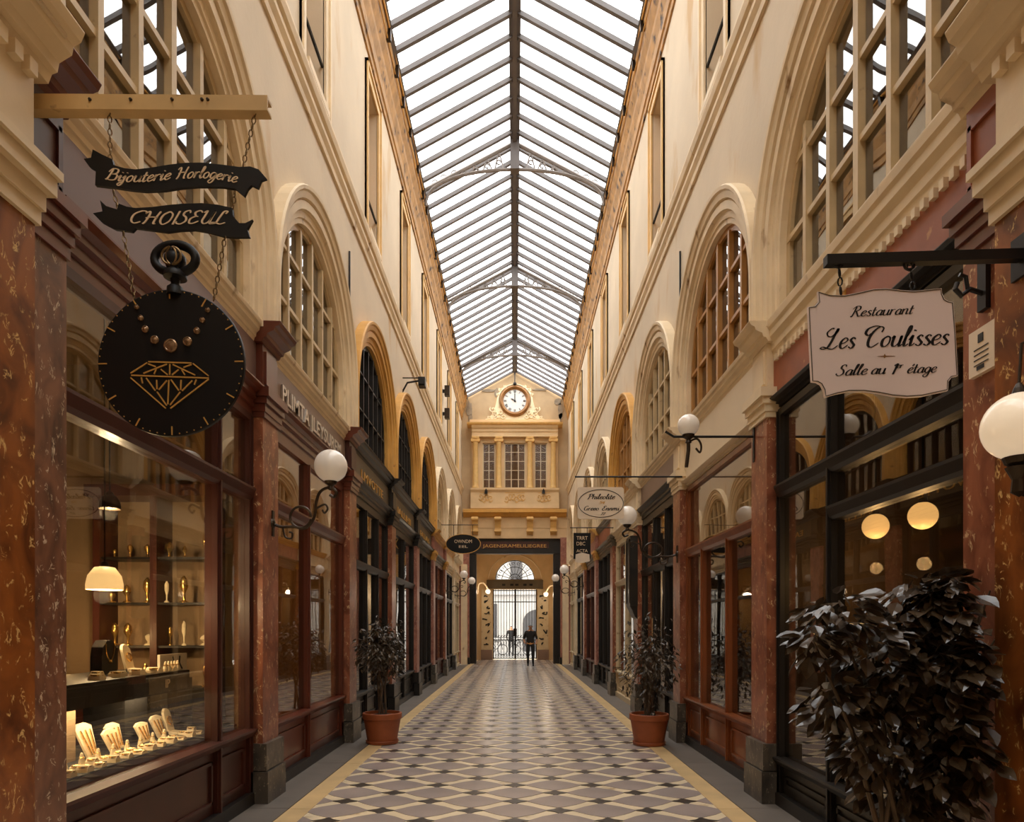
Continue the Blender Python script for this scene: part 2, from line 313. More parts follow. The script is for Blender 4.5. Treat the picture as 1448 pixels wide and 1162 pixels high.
def script(text, size, wmin=.06, wmax=.17, slant=.28, track=0, special=None):
    """returns (list of stroke outlines, width) in metres, baseline 0"""
    polys = []; x = 0
    for ci, ch in enumerate(text):
        adv, strokes = (special or {}).get(ch) or GLY[ch]
        for st in strokes:
            pts = cr(st) if len(st) > 2 else st
            L_, R_ = [], []
            for i, p in enumerate(pts):
                a = pts[max(0,i-1)]; b = pts[min(len(pts)-1,i+1)]
                dx, dy = b[0]-a[0], b[1]-a[1]; l = math.hypot(dx, dy) or 1; dx /= l; dy /= l
                w = wmin+(wmax-wmin)*(abs(dy)**1.5)*(1 if dy < 0 or len(pts) == 2 else .45)
                if len(pts) > 2 and (i == 0 or i == len(pts)-1): w *= .6
                if abs(pts[0][1]-pts[-1][1]) < .15 and len(pts) == 2 and abs(pts[0][0]-pts[-1][0]) < .1: w = wmax*1.0
                nx, ny = -dy*w/2, dx*w/2
                for arr, sg in ((L_, 1), (R_, -1)):
                    X, Y_ = p[0]+nx*sg, p[1]+ny*sg
                    arr.append(((x+X+slant*Y_)*size, Y_*size))
            polys.append((L_, R_))
        x += adv+track
    return polys, x*size
def script_mesh(mb, polys, fn, t=.002):
    for L_, R_ in polys:
        n = len(L_); vs = [fn(p, 0) for p in L_]+[fn(p, 0) for p in R_]+[fn(p, t) for p in L_]+[fn(p, t) for p in R_]
        fs = []
        for i in range(n-1):
            fs += [(i,i+1,n+i+1,n+i), (2*n+i,3*n+i,3*n+i+1,2*n+i+1), (i,2*n+i,2*n+i+1,i+1), (n+i,n+i+1,3*n+i+1,3*n+i)]
        fs += [(0,n,3*n,2*n), (n-1,3*n-1,4*n-1,2*n-1)]
        mb.add(vs, fs)
def text_mesh(text, size, fn, name, material, parent, t=.006, width=None, bold=0):
    cu = bpy.data.curves.new('lettering', 'FONT'); cu.body = text; cu.size = size; cu.align_x = 'CENTER'; cu.resolution_u = 3; cu.offset = bold
    o = bpy.data.objects.new('lettering_tmp', cu); COL.objects.link(o)
    dg = bpy.context.evaluated_depsgraph_get(); dg.update()
    me = bpy.data.meshes.new_from_object(o.evaluated_get(dg)); 
    xs = [v.co.x for v in me.vertices]; w = max(xs)-min(xs); k = (width/w) if width else 1
    mb = MB(); n = len(me.vertices)
    vs = [fn((v.co.x*k, v.co.y), 0) for v in me.vertices]+[fn((v.co.x*k, v.co.y), t) for v in me.vertices]
    fs = [tuple(p.vertices) for p in me.polygons]+[tuple(n+i for i in reversed(p.vertices)) for p in me.polygons]
    ec = {}
    for p in me.polygons:
        vv = list(p.vertices)
        for a, b in zip(vv, vv[1:]+vv[:1]): ec.setdefault((min(a,b), max(a,b)), []).append((a,b))
    fs += [(e[0][0], e[0][1], n+e[0][1], n+e[0][0]) for e in ec.values() if len(e) == 1]
    mb.add(vs, fs); bpy.data.objects.remove(o)
    return mb.build(name, material, parent)

# ================================================================== THE GALLERY
W = 2.35; PITCH = 3.25; B0 = 3.125; NB = 8; YEND = 29.9; YBACK = -6.0
def bnd(k): return B0+PITCH*k
def cen(k): return bnd(k)+PITCH/2
ZC0, ZC1 = 4.18, 4.36       # shop cornice
RA, ZSP = 1.26, 4.88         # arch radius, springing
ZS0, ZS1 = 7.4, 7.72        # string course
UW, UZ0, UZ1 = .40, 7.95, 10.35
ZG = 10.75
def X(s, d): return s*(W-d)

# ------------------------------------------------------------------ floor
fl = MB(); fl.box(-2.6, 2.6, YBACK, 36, -.1, 0)
floor = struct(fl.build('floor', T_CREAM)); 
HWF = 1.79; PX, PY = .39, .32
def tile_mesh(name, pts, h, material):
    mb = MB(); mb.prism(pts, lambda p, d: (p[0], p[1], d), 0, h)
    o = mb.build(name, material); me = o.data; bpy.data.objects.remove(o); return me
gp = []
for i in range(8):
    a = R(45*i); rr = .285 if i % 2 == 0 else .222
    gp.append((rr*math.cos(a), rr*math.sin(a)*PY/PX))
sp = []
for i in range(8):
    a = R(45*i); rr = .128 if i % 2 == 0 else .07
    sp.append((rr*math.cos(a), rr*math.sin(a)*PY/PX))
grey_me = tile_mesh('grey_tile', gp, .004, T_GREY); star_me = tile_mesh('star_tile', sp, .005, T_DARK)
def clip(pts, xm):
    out = []
    for a, b in zip(pts, pts[1:]+pts[:1]):
        ia, ib = abs(a[0]) <= xm, abs(b[0]) <= xm
        sg = 1 if (a[0]+b[0]) > 0 else -1
        if ia: out.append(a)
        if ia != ib:
            t = (sg*xm-a[0])/(b[0]-a[0]); out.append((sg*xm, a[1]+t*(b[1]-a[1])))
    return out
cnt = {0: 0, 1: 0}; rest = {0: MB(), 1: MB()}
j = 0; Yt = 5.0
while Yt < 34.0:
    for i in range(-5, 6):
        par = (i+j) % 2; x = PX*i
        base = sp if par == 0 else gp; me = star_me if par == 0 else grey_me; h = .005 if par == 0 else .004
        if abs(x) > HWF+.2: continue
        full = all(abs(x+p[0]) <= HWF for p in base)
        poly = [(x+p[0], Yt+p[1]) for p in base]
        if not full:
            poly = clip(poly, HWF)
            if len(poly) < 3: continue
        if Yt < 29.9 and cnt[par] < 300:
            cnt[par] += 1
            if full:
                o = bpy.data.objects.new('star_tile' if par == 0 else 'grey_tile', me); COL.objects.link(o); o.location = (x, Yt, 0); o.parent = floor
            else:
                mb = MB(); mb.prism(poly, lambda p, d: (p[0], p[1], d), 0, h); mb.build('star_tile' if par == 0 else 'grey_tile', T_DARK if par == 0 else T_GREY, floor)
        else: rest[par].prism(poly, lambda p, d: (p[0], p[1], d), 0, h)
    j += 1; Yt += PY
for par, nm, mm in ((0, 'far_star_tiles', T_DARK), (1, 'far_grey_tiles', T_GREY)):
    if rest[par].v: rest[par].build(nm, mm, floor)['kind'] = 'stuff'
for s in (-1, 1):
    for y0 in range(-6, 36, 2):
        yy1 = min(y0+2, 34)
        if yy1 <= y0: continue
        MB().box(s*HWF, s*1.985, y0+.003, yy1-.003, 0, .006).build('border_slab', T_STRIP, floor)
        MB().box(s*1.988, s*2.40, y0+.003, yy1-.003, 0, .012).build('kerb_slab', T_EDGE, floor)

# ------------------------------------------------------------------ side walls (upper storeys)
NA = 28
def wall_mesh(s):
    mb = MB(); x = s*W
    zs = [ZC1-.06, ZSP, ZS0, UZ0, UZ1, 11.8]
    ys_edge = [(bnd(k), bnd(k+1)) for k in range(NB)]
    def q(y0, y1, z0, z1): mb.add([(x,y0,z0),(x,y1,z0),(x,y1,z1),(x,y0,z1)], [(0,1,2,3)])
    for (a, b) in ys_edge:
        c = (a+b)/2
        q(a, c-RA, zs[0], ZSP); q(c+RA, b, zs[0], ZSP)
        arc = [(c-RA*math.cos(math.pi*i/NA), ZSP+RA*math.sin(math.pi*i/NA)) for i in range(NA+1)]
        q(a, c-RA, ZSP, ZS0); q(c+RA, b, ZSP, ZS0)
        for i in range(NA):
            (y0,z0), (y1,z1) = arc[i], arc[i+1]
            mb.add([(x,y0,z0),(x,y1,z1),(x,y1,ZS0),(x,y0,ZS0)], [(0,1,2,3)])
        up = [a]+[p[0] for p in arc]+[b]
        brk = sorted(set([round(v, 5) for v in up]))
        for y0, y1 in zip(brk[:-1], brk[1:]): q(y0, y1, ZS0, UZ0)
        q(a, c-UW, UZ0, UZ1); q(c+UW, b, UZ0, UZ1)
        q(a, c-UW, UZ1, 11.8); q(c-UW, c+UW, UZ1, 11.8); q(c+UW, b, UZ1, 11.8)
    q(bnd(NB), YEND+.4, zs[0], 11.8); q(YBACK, bnd(0), zs[0], 11.8)
    return mb
walls = {}
for s, nm in ((-1, 'wall_left'), (1, 'wall_right')):
    o = struct(wall_mesh(s).build(nm, PL)); walls[s] = o
    # make the sheet a solid wall, thickness outwards
    md = o.modifiers.new('thickness', 'SOLIDIFY'); md.thickness = .3
    n = o.data.polygons[0].normal.x; md.offset = -1 if n*s < 0 else 1
    # wall behind the viewer
    lo = MB(); lo.box(s*(W-.05), s*(W+.25), YBACK, 2.2, 0, ZC1-.06); lo.build('lower_wall', WDK, o)

# mouldings swept along the gallery
def sweep(s, prof, y0, y1): return MB().prism(prof, lambda p, d: (X(s, p[0]), d, p[1]), y0, y1)
tn = [0]
def trim(mb, material, smooth=False):
    tn[0] += 1; o = struct(mb.build('trim_%d' % tn[0], material)); return o
for s in (-1, 1):
    trim(sweep(s, [(-.02,ZS0),(.03,ZS0),(.04,ZS0+.06),(.035,ZS0+.07),(.07,ZS0+.13),(.07,ZS0+.19),(.1,ZS0+.22),(.12,ZS0+.29),(.12,ZS1),(-.02,ZS1+.03)], YBACK, YEND), PLT)
    # roof gutter cornice
    g = trim(sweep(s, [(-.02,ZG),(.03,ZG),(.035,ZG+.1),(.06,ZG+.12),(.07,ZG+.28),(.12,ZG+.42),(.13,ZG+.5),(.19,ZG+.62),(.2,ZG+.8),(.22,ZG+.84),(.22,ZG+.98),(.18,ZG+1.05),(-.02,ZG+1.05)], YBACK, YEND+.2), GUT)
    pipe = MB(); 
    for zz, dd, r_ in ((ZG+.9, .245, .018), (ZG+.72, .215, .012)):
        pts = [(X(s, dd+.004*math.sin(i*2.1)), YBACK+.3+i*.5, zz+.02*math.sin(i*1.3)) for i in range(72)]
        pipe.tube(pts, r_, 6)
    pipe.build('conduit', OCH, g)
    rnd = random.Random(5+s)
    for i in range(26):
        y = 8+i*.84+rnd.uniform(-.2,.2); mb = MB(); mb.box(X(s,.2), X(s,.27), y-.03, y+.03, ZG+.68+rnd.uniform(0,.08), ZG+.92); mb.build('pipe_clip', IRONW, g)

# arch windows --------------------------------------------------------
wn = [0]
def arch_window(s, k, mun, reveal, bars=5, thin=.05):
    wn[0] += 1; c = cen(k); rt = root('window_%d' % wn[0], (X(s, 0), c, ZC1))
    z0 = ZC1-.05
    # archivolt
    prof = [(-.005,-.16),(-.005,.02),(.05,.022),(.06,.04),(.13,.045),(.145,.06),(.15,.085),(.24,.09),(.255,.075),(.27,.11),(.34,.125),(.36,.145),(.40,.15),(.415,.13),(.415,-.01),(.03,-.01),(.03,-.16)]
    path = [((c-RA, z0), (-1,0)), ((c-RA, ZSP), (-1,0))]
    for i in range(1, NA):
        a = math.pi*(1-i/NA); path.append(((c+RA*math.cos(a), ZSP+RA*math.sin(a)), (math.cos(a), math.sin(a))))
    path += [((c+RA, ZSP), (1,0)), ((c+RA, z0), (1,0))]
    mb = MB(); n = len(prof); vs = []; fs = []
    for (p, nn) in path:
        for (r_, d) in prof: vs.append((X(s, d), p[0]+nn[0]*r_*.86, p[1]+nn[1]*r_*.86))
    for i in range(len(path)-1):
        for j in range(n): fs.append((i*n+j, i*n+(j+1) % n, (i+1)*n+(j+1) % n, (i+1)*n+j))
    fs += [tuple(range(n)), tuple(len(path)*n-1-j for j in range(n))]
    mb.add(vs, fs); mb.build('archivolt', reveal, rt)
    d0, d1 = -.11, -.04
    # outer frame
    fr = MB(); ri = RA-.07; po_, pi_ = [], []
    for (p, nn) in path: po_.append(p); pi_.append((p[0]-nn[0]*.07, p[1]-nn[1]*.07))
    m_ = len(po_); vs = []; fs = []
    for d in (d0, d1):
        vs += [(X(s,d), p[0], p[1]) for p in po_]+[(X(s,d), p[0], p[1]) for p in pi_]
    for i in range(m_-1):
        fs += [(i,i+1,m_+i+1,m_+i), (2*m_+i,3*m_+i,3*m_+i+1,2*m_+i+1), (i,2*m_+i,2*m_+i+1,i+1), (m_+i,m_+i+1,3*m_+i+1,3*m_+i)]
    fr.add(vs, fs); fr.box(X(s,d0), X(s,d1), c-RA, c+RA, z0, z0+.09)
    fr.build('frame', mun, rt)
    cols = [(-1+2*(i+1)/(bars+1))*RA for i in range(bars)]
    def top(y): return ZSP+math.sqrt(max(0, ri*ri-y*y)) if abs(y) < ri else ZSP
    for y in cols:
        w = thin*(1.25 if bars % 2 and abs(y) < 1e-6 else 1)
        mb = MB(); mb.box(X(s,d0-.005), X(s,d1+.02), c+y-w/2, c+y+w/2, z0+.05, top(y)+.01); mb.build('mullion', mun, rt)
    hz = [4.98, 5.55]
    for z in hz:
        h = RA if z <= ZSP else math.sqrt(RA*RA-(z-ZSP)**2)
        mb = MB(); mb.box(X(s,d0), X(s,d1+.008), c-h+.03, c+h-.03, z-thin*.4, z+thin*.4); mb.build('glazing_bar', mun, rt)
    ce = [-RA]+cols+[RA]; he = [z0+.05]+hz+[99]
    for a, b in zip(ce[:-1], ce[1:]):
        for z1, z2 in zip(he[:-1], he[1:]):
            poly = [(a,z1),(b,z1)]; ys = [b+(a-b)*i/6 for i in range(7)]
            tp = [(y, min(z2, ZSP+math.sqrt(max(0,RA*RA-y*y))-.03)) for y in ys]
            if max(t[1] for t in tp) <= z1+.02: continue
            tp = [(y, max(z, z1+.001)) for y, z in tp]
            poly += tp
            poly2 = []
            for q in poly:
                if not poly2 or (abs(q[0]-poly2[-1][0])+abs(q[1]-poly2[-1][1])) > 1e-4: poly2.append(q)
            mb = MB(); mb.prism(poly2, lambda p, d: (X(s,d), c+p[0], p[1]), -.078, -.073); mb.build('pane', GLA, rt)
    # stone sill
    return rt
def upper_window(s, k, panel):
    wn[0] += 1; c = cen(k); rt = root('window_%d' % wn[0], (X(s, 0), c, UZ0))
    mb = MB()
    for (y0,y1,z0,z1) in ((c-UW-.16,c-UW,UZ0-.22,UZ1+.16), (c+UW,c+UW+.16,UZ0-.22,UZ1+.16), (c-UW,c+UW,UZ1,UZ1+.16)):
        mb.box(X(s,-.01), X(s,.03), y0, y1, z0, z1)
    for (y0,y1,z0,z1) in ((c-UW-.16,c-UW-.11,UZ0-.22,UZ1+.18), (c+UW+.11,c+UW+.16,UZ0-.22,UZ1+.18), (c-UW-.16,c+UW+.16,UZ1+.13,UZ1+.18)):
        mb.box(X(s,-.01), X(s,.055), y0, y1, z0, z1)
    mb.build('frame', FRM if panel is NICHE else PLT, rt)
    mb = MB(); mb.box(X(s,-.30), X(s,-.34), c-UW-.05, c+UW+.05, UZ0-.05, UZ1+.05); mb.build('shutter', panel, rt)
    mb = MB(); mb.box(X(s,-.285), X(s,-.30), c-.02, c+.02, UZ0, UZ1); mb.build('shutter_stile', panel, rt)
    mb = MB(); mb.box(X(s,-.30), X(s,.07), c-UW-.02, c+UW+.02, UZ0-.08, UZ0); mb.build('sill', PLT, rt)
    if k <= 2:
        mb = MB(); mb.tube([(X(s,-.02), c-UW, UZ0+.55), (X(s,-.02), c+UW, UZ0+.55)], .02, 6); mb.build('guard_rail', IRON, rt)
AW = {(-1,0):(MUN_C,PLT,5,.055), (-1,1):(MUN_C,PLT,5,.05), (-1,2):(IRON,OCH,6,.03), (-1,3):(IRON,OCH,6,.03), (-1,4):(IRON,OCH,6,.03),
      (1,0):(MUN_C,PLT,5,.055), (1,1):(MUN_O,PLT,5,.05), (1,2):(MUN_C,PLT,5,.045), (1,3):(MUN_O,OCH,5,.05)}
for s in (-1, 1):
    for k in range(NB):
        a = AW.get((s,k), (MUN_C, PLT, 5, .045)); arch_window(s, k, a[0], a[1], a[2], a[3])
    for k in range(NB): upper_window(s, k, NICHEG if k < 2 else NICHE)
    # rooms behind the arched windows and the shops
    for k in range(NB):
        y0, y1 = bnd(k)+.05, bnd(k+1)-.05; rm = MB(); xi, xo = W+.31, 4.6
        rm.box(s*xo, s*(xo+.08), y0, y1, ZC1-.1, 6.9); rm.box(s*xi, s*xo, y0-.04, y0+.04, ZC1-.1, 6.9); rm.box(s*xi, s*xo, y1-.04, y1+.04, ZC1-.1, 6.9)
        rm.box(s*xi, s*xo, y0, y1, 6.8, 6.9); rm.box(s*(W+.02), s*xo, y0, y1, ZC1-.2, ZC1-.12)
        struct(rm.build('wall_entresol', ENTR))
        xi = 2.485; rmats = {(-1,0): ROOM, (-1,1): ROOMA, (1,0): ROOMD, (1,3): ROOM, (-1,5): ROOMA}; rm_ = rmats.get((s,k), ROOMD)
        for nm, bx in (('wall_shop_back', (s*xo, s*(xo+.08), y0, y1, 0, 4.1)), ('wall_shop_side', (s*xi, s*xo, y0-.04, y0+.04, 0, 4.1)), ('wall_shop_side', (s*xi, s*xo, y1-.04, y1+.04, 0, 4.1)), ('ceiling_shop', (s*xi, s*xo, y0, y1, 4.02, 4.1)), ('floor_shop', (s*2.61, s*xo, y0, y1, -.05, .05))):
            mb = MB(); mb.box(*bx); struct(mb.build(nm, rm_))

# ------------------------------------------------------------------ shopfronts
def arch_prof(z0, z1, d, base=-.1):   # architrave profile
    h = z1-z0
    return [(base,z0),(d-.05,z0),(d-.05,z0+.25*h),(d-.03,z0+.27*h),(d-.03,z0+.5*h),(d,z0+.55*h),(d,z0+.72*h),(d+.04,z0+.8*h),(d+.06,z0+.95*h),(d+.06,z1),(base,z1)]
def corn_prof(z0, z1, d, base=-.1, p=.17):
    h = z1-z0
    return [(base,z0),(d+.0,z0),(d+.1*p,z0+.18*h),(d+.25*p,z0+.22*h),(d+.3*p,z0+.4*h),(d+.65*p,z0+.55*h),(d+.7*p,z0+.72*h),(d+.9*p,z0+.8*h),(d+p,z0+.97*h),(d+p,z1),(base,z1+.01)]
def pilaster(s, y, w, d, capm, shaftm, parent, zc=3.52, over=None, plm=None):
    pr = MB(); pr.box(X(s,-.15), X(s,d), y-w/2, y+w/2, .55, zc)
    sh = pr.build('pilaster', shaftm, parent)
    mb = MB(); 
    mb.box(X(s,-.15), X(s,d+.06), y-w/2-.04, y+w/2+.04, 0, .30); mb.box(X(s,-.15), X(s,d+.045), y-w/2-.03, y+w/2+.03, .31, .55); mb.build('plinth', plm or STONE, sh)
    mb = MB()
    for (z0,z1,e) in ((zc-.02,zc+.03,.02),(zc+.03,zc+.10,.03),(zc+.10,zc+.16,.05),(zc+.16,zc+.24,.075)):
        mb.box(X(s,-.15), X(s,d+e), y-w/2-e*.8, y+w/2+e*.8, z0, z1)
    mb.build('capital', capm, sh)
    mb = MB(); mb.box(X(s,-.15), X(s,d-.01), y-w/2+.02, y+w/2-.02, zc+.24, ZC0); 
    mb.box(X(s,-.1), X(s,d+.012), y-w/2+.06, y+w/2-.06, zc+.30, ZC0-.06)
    mb.build('frieze_block', over or capm, sh)
    return sh
def shopfront(s, k, label, cols, trans, sill, wood, frieze, arc, corn, name='shopfront', u0=None, glassm=None, basem=None, group=None, zt=3.52, thick=.07, cp=.08, zc0=ZC0, near_trans=None, za=3.78, single=False):
    y0 = u0 if u0 else bnd(k)+.21; y1 = bnd(k+1)-.21
    t = thing(name, label, 'shopfront', (X(s,-.03), (y0+y1)/2, 0), group)
    d0, d1 = -.12, -.02
    fr = MB(); fr.box(X(s,d0), X(s,d1), y0, y0+thick, 0, zt); fr.box(X(s,d0), X(s,d1), y1-thick, y1, 0, zt); fr.box(X(s,d0), X(s,d1), y0+thick, y1-thick, zt-.06, zt)
    fr.box(X(s,d0-.01), X(s,d1+.015), y0+.015, y0+.03, .1, zt-.02); fr.box(X(s,d0-.01), X(s,d1+.015), y1-.03, y1-.015, .1, zt-.02)
    fr.build('frame', wood, t)
    us = [y0+thick]+[y0+c*(y1-y0) for c in cols]+[y1-thick]
    mt = trans[0] if single else zt-.06
    for c in us[1:-1]:
        mb = MB(); mb.box(X(s,d0), X(s,d1+.005), c-thick/2, c+thick/2, .12, mt); mb.box(X(s,d0), X(s,d1+.025), c-thick/6, c+thick/6, .12, mt); mb.build('mullion', wood, t)
    zz = [sill]+trans+[zt-.06]
    for z in trans:
        mb = MB(); mb.prism([(d0,z-.06),(d1,z-.06),(d1+.02,z-.03),(d1+.045,z+.03),(d1+.045,z+.05),(d0,z+.06)], lambda p, d: (X(s,p[0]), d, p[1]), y0+thick*.5, y1-thick*.5); mb.build('transom', wood, t)
    if near_trans:
        z = near_trans; mb = MB(); mb.prism([(d0,z-.055),(d1,z-.055),(d1+.015,z-.03),(d1+.03,z+.03),(d1+.03,z+.05),(d0,z+.055)], lambda p, d: (X(s,p[0]), d, p[1]), y0+thick*.5, us[1]); mb.build('transom', wood, t)
    mb = MB(); mb.prism([(d0,sill-.08),(d1+.01,sill-.08),(d1+.05,sill-.03),(d1+.05,sill-.01),(d0,sill)], lambda p, d: (X(s,p[0]), d, p[1]), y0+.01, y1-.01); mb.build('sill', wood, t)
    for a, b in zip(us[:-1], us[1:]):
        zq = sorted(zz+[near_trans]) if (near_trans and a == us[0]) else zz
        for z1, z2 in zip(zq[:-1], zq[1:]):
            if single and z1 >= trans[0]: continue
            mb = MB(); mb.box(X(s,-.066), X(s,-.06), a, b, z1, z2); mb.build('pane', glassm or GL, t)
        pn = MB(); pn.box(X(s,d0), X(s,-.05), a, b, .1, sill-.08); pb = pn.build('base_panel', basem or wood, t)
        mb = MB()
        if b-a > .35:
            for (p0,p1,q0,q1) in ((a+.08,b-.08,.2,.225), (a+.08,b-.08,sill-.185,sill-.16), (a+.08,a+.105,.2,sill-.16), (b-.105,b-.08,.2,sill-.16)): mb.box(X(s,-.06), X(s,-.03), p0, p1, q0, q1)
            mb.build('panel_moulding', basem or wood, pb)
    if single:
        mb = MB(); mb.box(X(s,-.066), X(s,-.06), us[0], us[-1], trans[0], zt-.06); mb.build('pane', glassm or GL, t)
        mb = MB(); mb.box(X(s,-.115), X(s,-.105), us[0], us[-1], trans[0], zt-.06); mb.build('pale_backing', WBEIGE, t)
    mb = MB(); mb.box(X(s,d0), X(s,.01), y0, y1, .012, .12); mb.build('skirting', WBLK if wood is not WCREAM else WCREAM, t)
    ya, yb = bnd(k)+.17 if not u0 else u0-.02, bnd(k+1)-.17
    sweep(s, arch_prof(zt, za, .03 if za > 3.7 else .0), ya, yb).build('architrave', arc, t)
    fz = MB(); fz.box(X(s,-.1), X(s,-.0), ya, yb, za, zc0); fo = fz.build('frieze', frieze, t)
    sweep(s, corn_prof(zc0, ZC1, .0, p=cp), ya, yb).build('cornice', corn, t)
    return t, fo, (y0, y1)
def lettering_on(s, fo, text, y, z, size, material, width=None, d=.002, name='lettering', t=.012, bold=0):
    sg = 1 if s < 0 else -1
    return text_mesh(text, size, lambda p, dd: (X(s, d+dd), y+sg*p[0], z+p[1]), name, material, fo, t=t, width=width, bold=bold)
def pil_cornice(s, y, w, d, material, parent):
    sweep(s, corn_prof(ZC0, ZC1, d), y-w/2-.03, y+w/2+.03).build('cornice_break', material, parent)

# main near piers
for s in (-1, 1):
    par = walls[s]
    mb = MB(); mb.box(X(s,-.15), X(s,.17), 2.2, 3.10, .55, 3.45); pr = mb.build('pier', MARO, par)
    mb = MB(); mb.box(X(s,-.15), X(s,.23), 2.2, 3.14, 0, .55); mb.build('plinth', STONE, pr)
    mb = MB()
    for (z0,z1,e) in ((3.43,3.50,.02),(3.50,3.58,.035),(3.58,3.66,.07),(3.66,3.70,.09)): mb.box(X(s,-.15), X(s,.17+e), 2.2, 3.10+e*.7, z0, z1)
    mb.build('capital', PLT, pr)
    mb = MB(); mb.box(X(s,-.15), X(s,.165), 2.2, 3.10, 3.70, ZC0-.04); mb.build('frieze_block', PLT, pr)
    mb = sweep(s, corn_prof(ZC0-.04, ZC1+.02, .17), 2.2, 3.19); mb.build('cornice_break', PLT, pr)
    # dentils under the cornice
    for i in range(9):
        mb = MB(); mb.box(X(s,.165), X(s,.205), 2.3+i*.09, 2.35+i*.09, ZC0-.11, ZC0-.045); mb.build('dentil', PLT, pr)
    # narrower flanking pilaster
    fl_ = MB(); fl_.box(X(s,-.15), X(s,.09), 3.10, 3.44, .55, 3.46); fp = fl_.build('pilaster', MARB if s < 0 else MAR, par)
    mb = MB(); mb.box(X(s,-.15), X(s,.14), 3.10, 3.47, 0, .55); mb.build('plinth', STONE, fp)
    capm = WRED
    mb = MB()
    for (z0,z1,e) in ((3.45,3.52,.015),(3.52,3.58,.03),(3.58,3.64,.05),(3.64,3.70,.075)): mb.box(X(s,-.15), X(s,.09+e), 3.10, 3.44+e*.7, z0, z1)
    mb.build('capital', capm, fp)
    mb = MB(); mb.box(X(s,-.15), X(s,.08), 3.10, 3.43, 3.70, ZC0)
    for (p0,p1,q0,q1) in ((3.15,3.40,3.76,3.785),(3.15,3.40,4.06,4.085),(3.15,3.175,3.76,4.085),(3.375,3.40,3.76,4.085)): mb.box(X(s,.08), X(s,.095), p0, p1, q0, q1)
    mb.build('frieze_block', WDK if s < 0 else FAUX, fp)
    sweep(s, corn_prof(ZC0, ZC1, .08), 3.10, 3.47).build('cornice_break', WRED if s < 0 else PLT, fp)
# ordinary pilasters
PILS = {-1: [(1,MAR,WRED,WRED,WRED,STONE),(2,MAR,WRED,WDK,WRED,STONE),(3,MAR,WBLK,WBLK,WBLK,WBLK),(4,MARP,WBLK,WBLK,WBLK,WBLK),(5,MARP,OCH,MARP,OCH,STONE),(6,MAR,OCH,MARP,OCH,STONE),(7,PLT,PLT,PLT,PLT,STONE)],
         1: [(1,MAR,PLT,PLT,PLT,STONE),(2,MAR,PLT,PLT,PLT,STONE),(3,MAR,PLT,PLT,PLT,STONE),(4,MAR,WGRY,PLT,WGRY,STONE),(5,MARP,OCH,MARP,OCH,STONE),(6,MAR,OCH,PLT,OCH,STONE),(7,PLT,PLT,PLT,PLT,STONE)]}
for s in (-1, 1):
    for (k, shaft, cap, over, corn, plm) in PILS[s]:
        p_ = pilaster(s, bnd(k), .40, .07, cap, shaft, walls[s], over=over, plm=plm)
        pil_cornice(s, bnd(k), .40, .07, corn, p_)

# left side
tJ, fJ, _ = shopfront(-1, 0, 'mahogany jeweller shopfront with big display window and plain mauve-brown frieze', [.74], [2.80], .70, WDK, WMAUVE, WRED, PLT, u0=3.46, glassm=GLJ)
tB, fB, _ = shopfront(-1, 1, 'red-brown wooden shopfront with silver capital letters on its taupe frieze', [.44], [2.80], .68, WRED, WTAUPE, WRED, PLT)
lettering_on(-1, fB, 'PLIMTA JLEYSUREM', cen(1), 3.88, .23, SILV, width=2.3, t=.02, bold=.004)
left_far = [(2,'black shopfront with gold-lettered olive frieze beside the red-brown one with silver letters', WBLK, WGRY, WBLK, WBLK, [.36,.68], 'LMVOTTE'),
            (3,'black shopfront with gold-lettered olive frieze, second past the red-brown one with silver letters', WBLK, WGRY, WBLK, WBLK, [.5], 'IALLIHII'),
            (4,'black shopfront with gold-lettered olive frieze, third past the red-brown one with silver letters', WBLK, WGRY, WBLK, WBLK, [.33,.66], 'EALLAH'),
            (5,'dark shopfront with plain marble frieze beside the hanging black oval sign', WDK, MARP, WGRY, OCH, [.4], None),
            (6,'dark shopfront with plain cream frieze past the hanging black oval sign', WBLK, PLT, PLT, OCH, [.5], None),
            (7,'cream shopfront next to the clock wall on the jeweller side', WCREAM, PLT, PLT, PLT, [.5], None)]
for (k, lab, wood, fz, ar, co, cols, txt) in left_far:
    t_, f_, _ = shopfront(-1, k, lab, cols, [2.55], .62, wood, fz, ar, co, cp=.13)
    if txt: lettering_on(-1, f_, txt, cen(k), 3.88, .2, GOLD, width=1.7)
# right side
tR, fR, _ = shopfront(1, 0, 'black-framed restaurant shopfront below rust painted frieze', [.62], [2.82], .45, WBLK, FAUX, WBLK, PLT, u0=3.46, zc0=4.04, near_trans=2.46, zt=3.56, za=3.66)
for i in range(30):
    mb = MB(); mb.box(X(1,.0), X(1,.03), 3.52+i*.088, 3.56+i*.088, 3.985, 4.04); mb.build('dentil', PLT, tR)
lettering_on(1, fR, 'M', 4.9, 3.86, .2, GOLD)
tO, fO, _ = shopfront(1, 1, 'orange-brown wooden shopfront with tall pale upper lights beside the restaurant', [.36,.72], [2.62], .66, WORA, WBEIGE, WBEIGE, PLT, single=True, za=3.6)
right_far = [(2,'black shopfront with amber door behind the potted shrub on the restaurant side', WBLK, WTAUPE, WBLK, PLT, [.3,.62], [2.6]),
             (3,'cream painted shopfront with white panelled base on the restaurant side', WCREAM, WBEIGE, PLT, PLT, [.5], [2.6]),
             (4,'dark shopfront behind the hanging black rectangular sign', WBLK, FAUX, WGRY, WGRY, [.33,.66], [2.6]),
             (5,'dark red-brown shopfront just past the hanging black rectangular sign', WDK, MARP, WGRY, OCH, [.5], [2.6]),
             (6,'black shopfront with plain cream frieze, second past the hanging black rectangular sign', WBLK, PLT, PLT, OCH, [.4], [2.6]),
             (7,'cream shopfront next to the clock wall on the restaurant side', WCREAM, PLT, PLT, PLT, [.5], [2.6])]
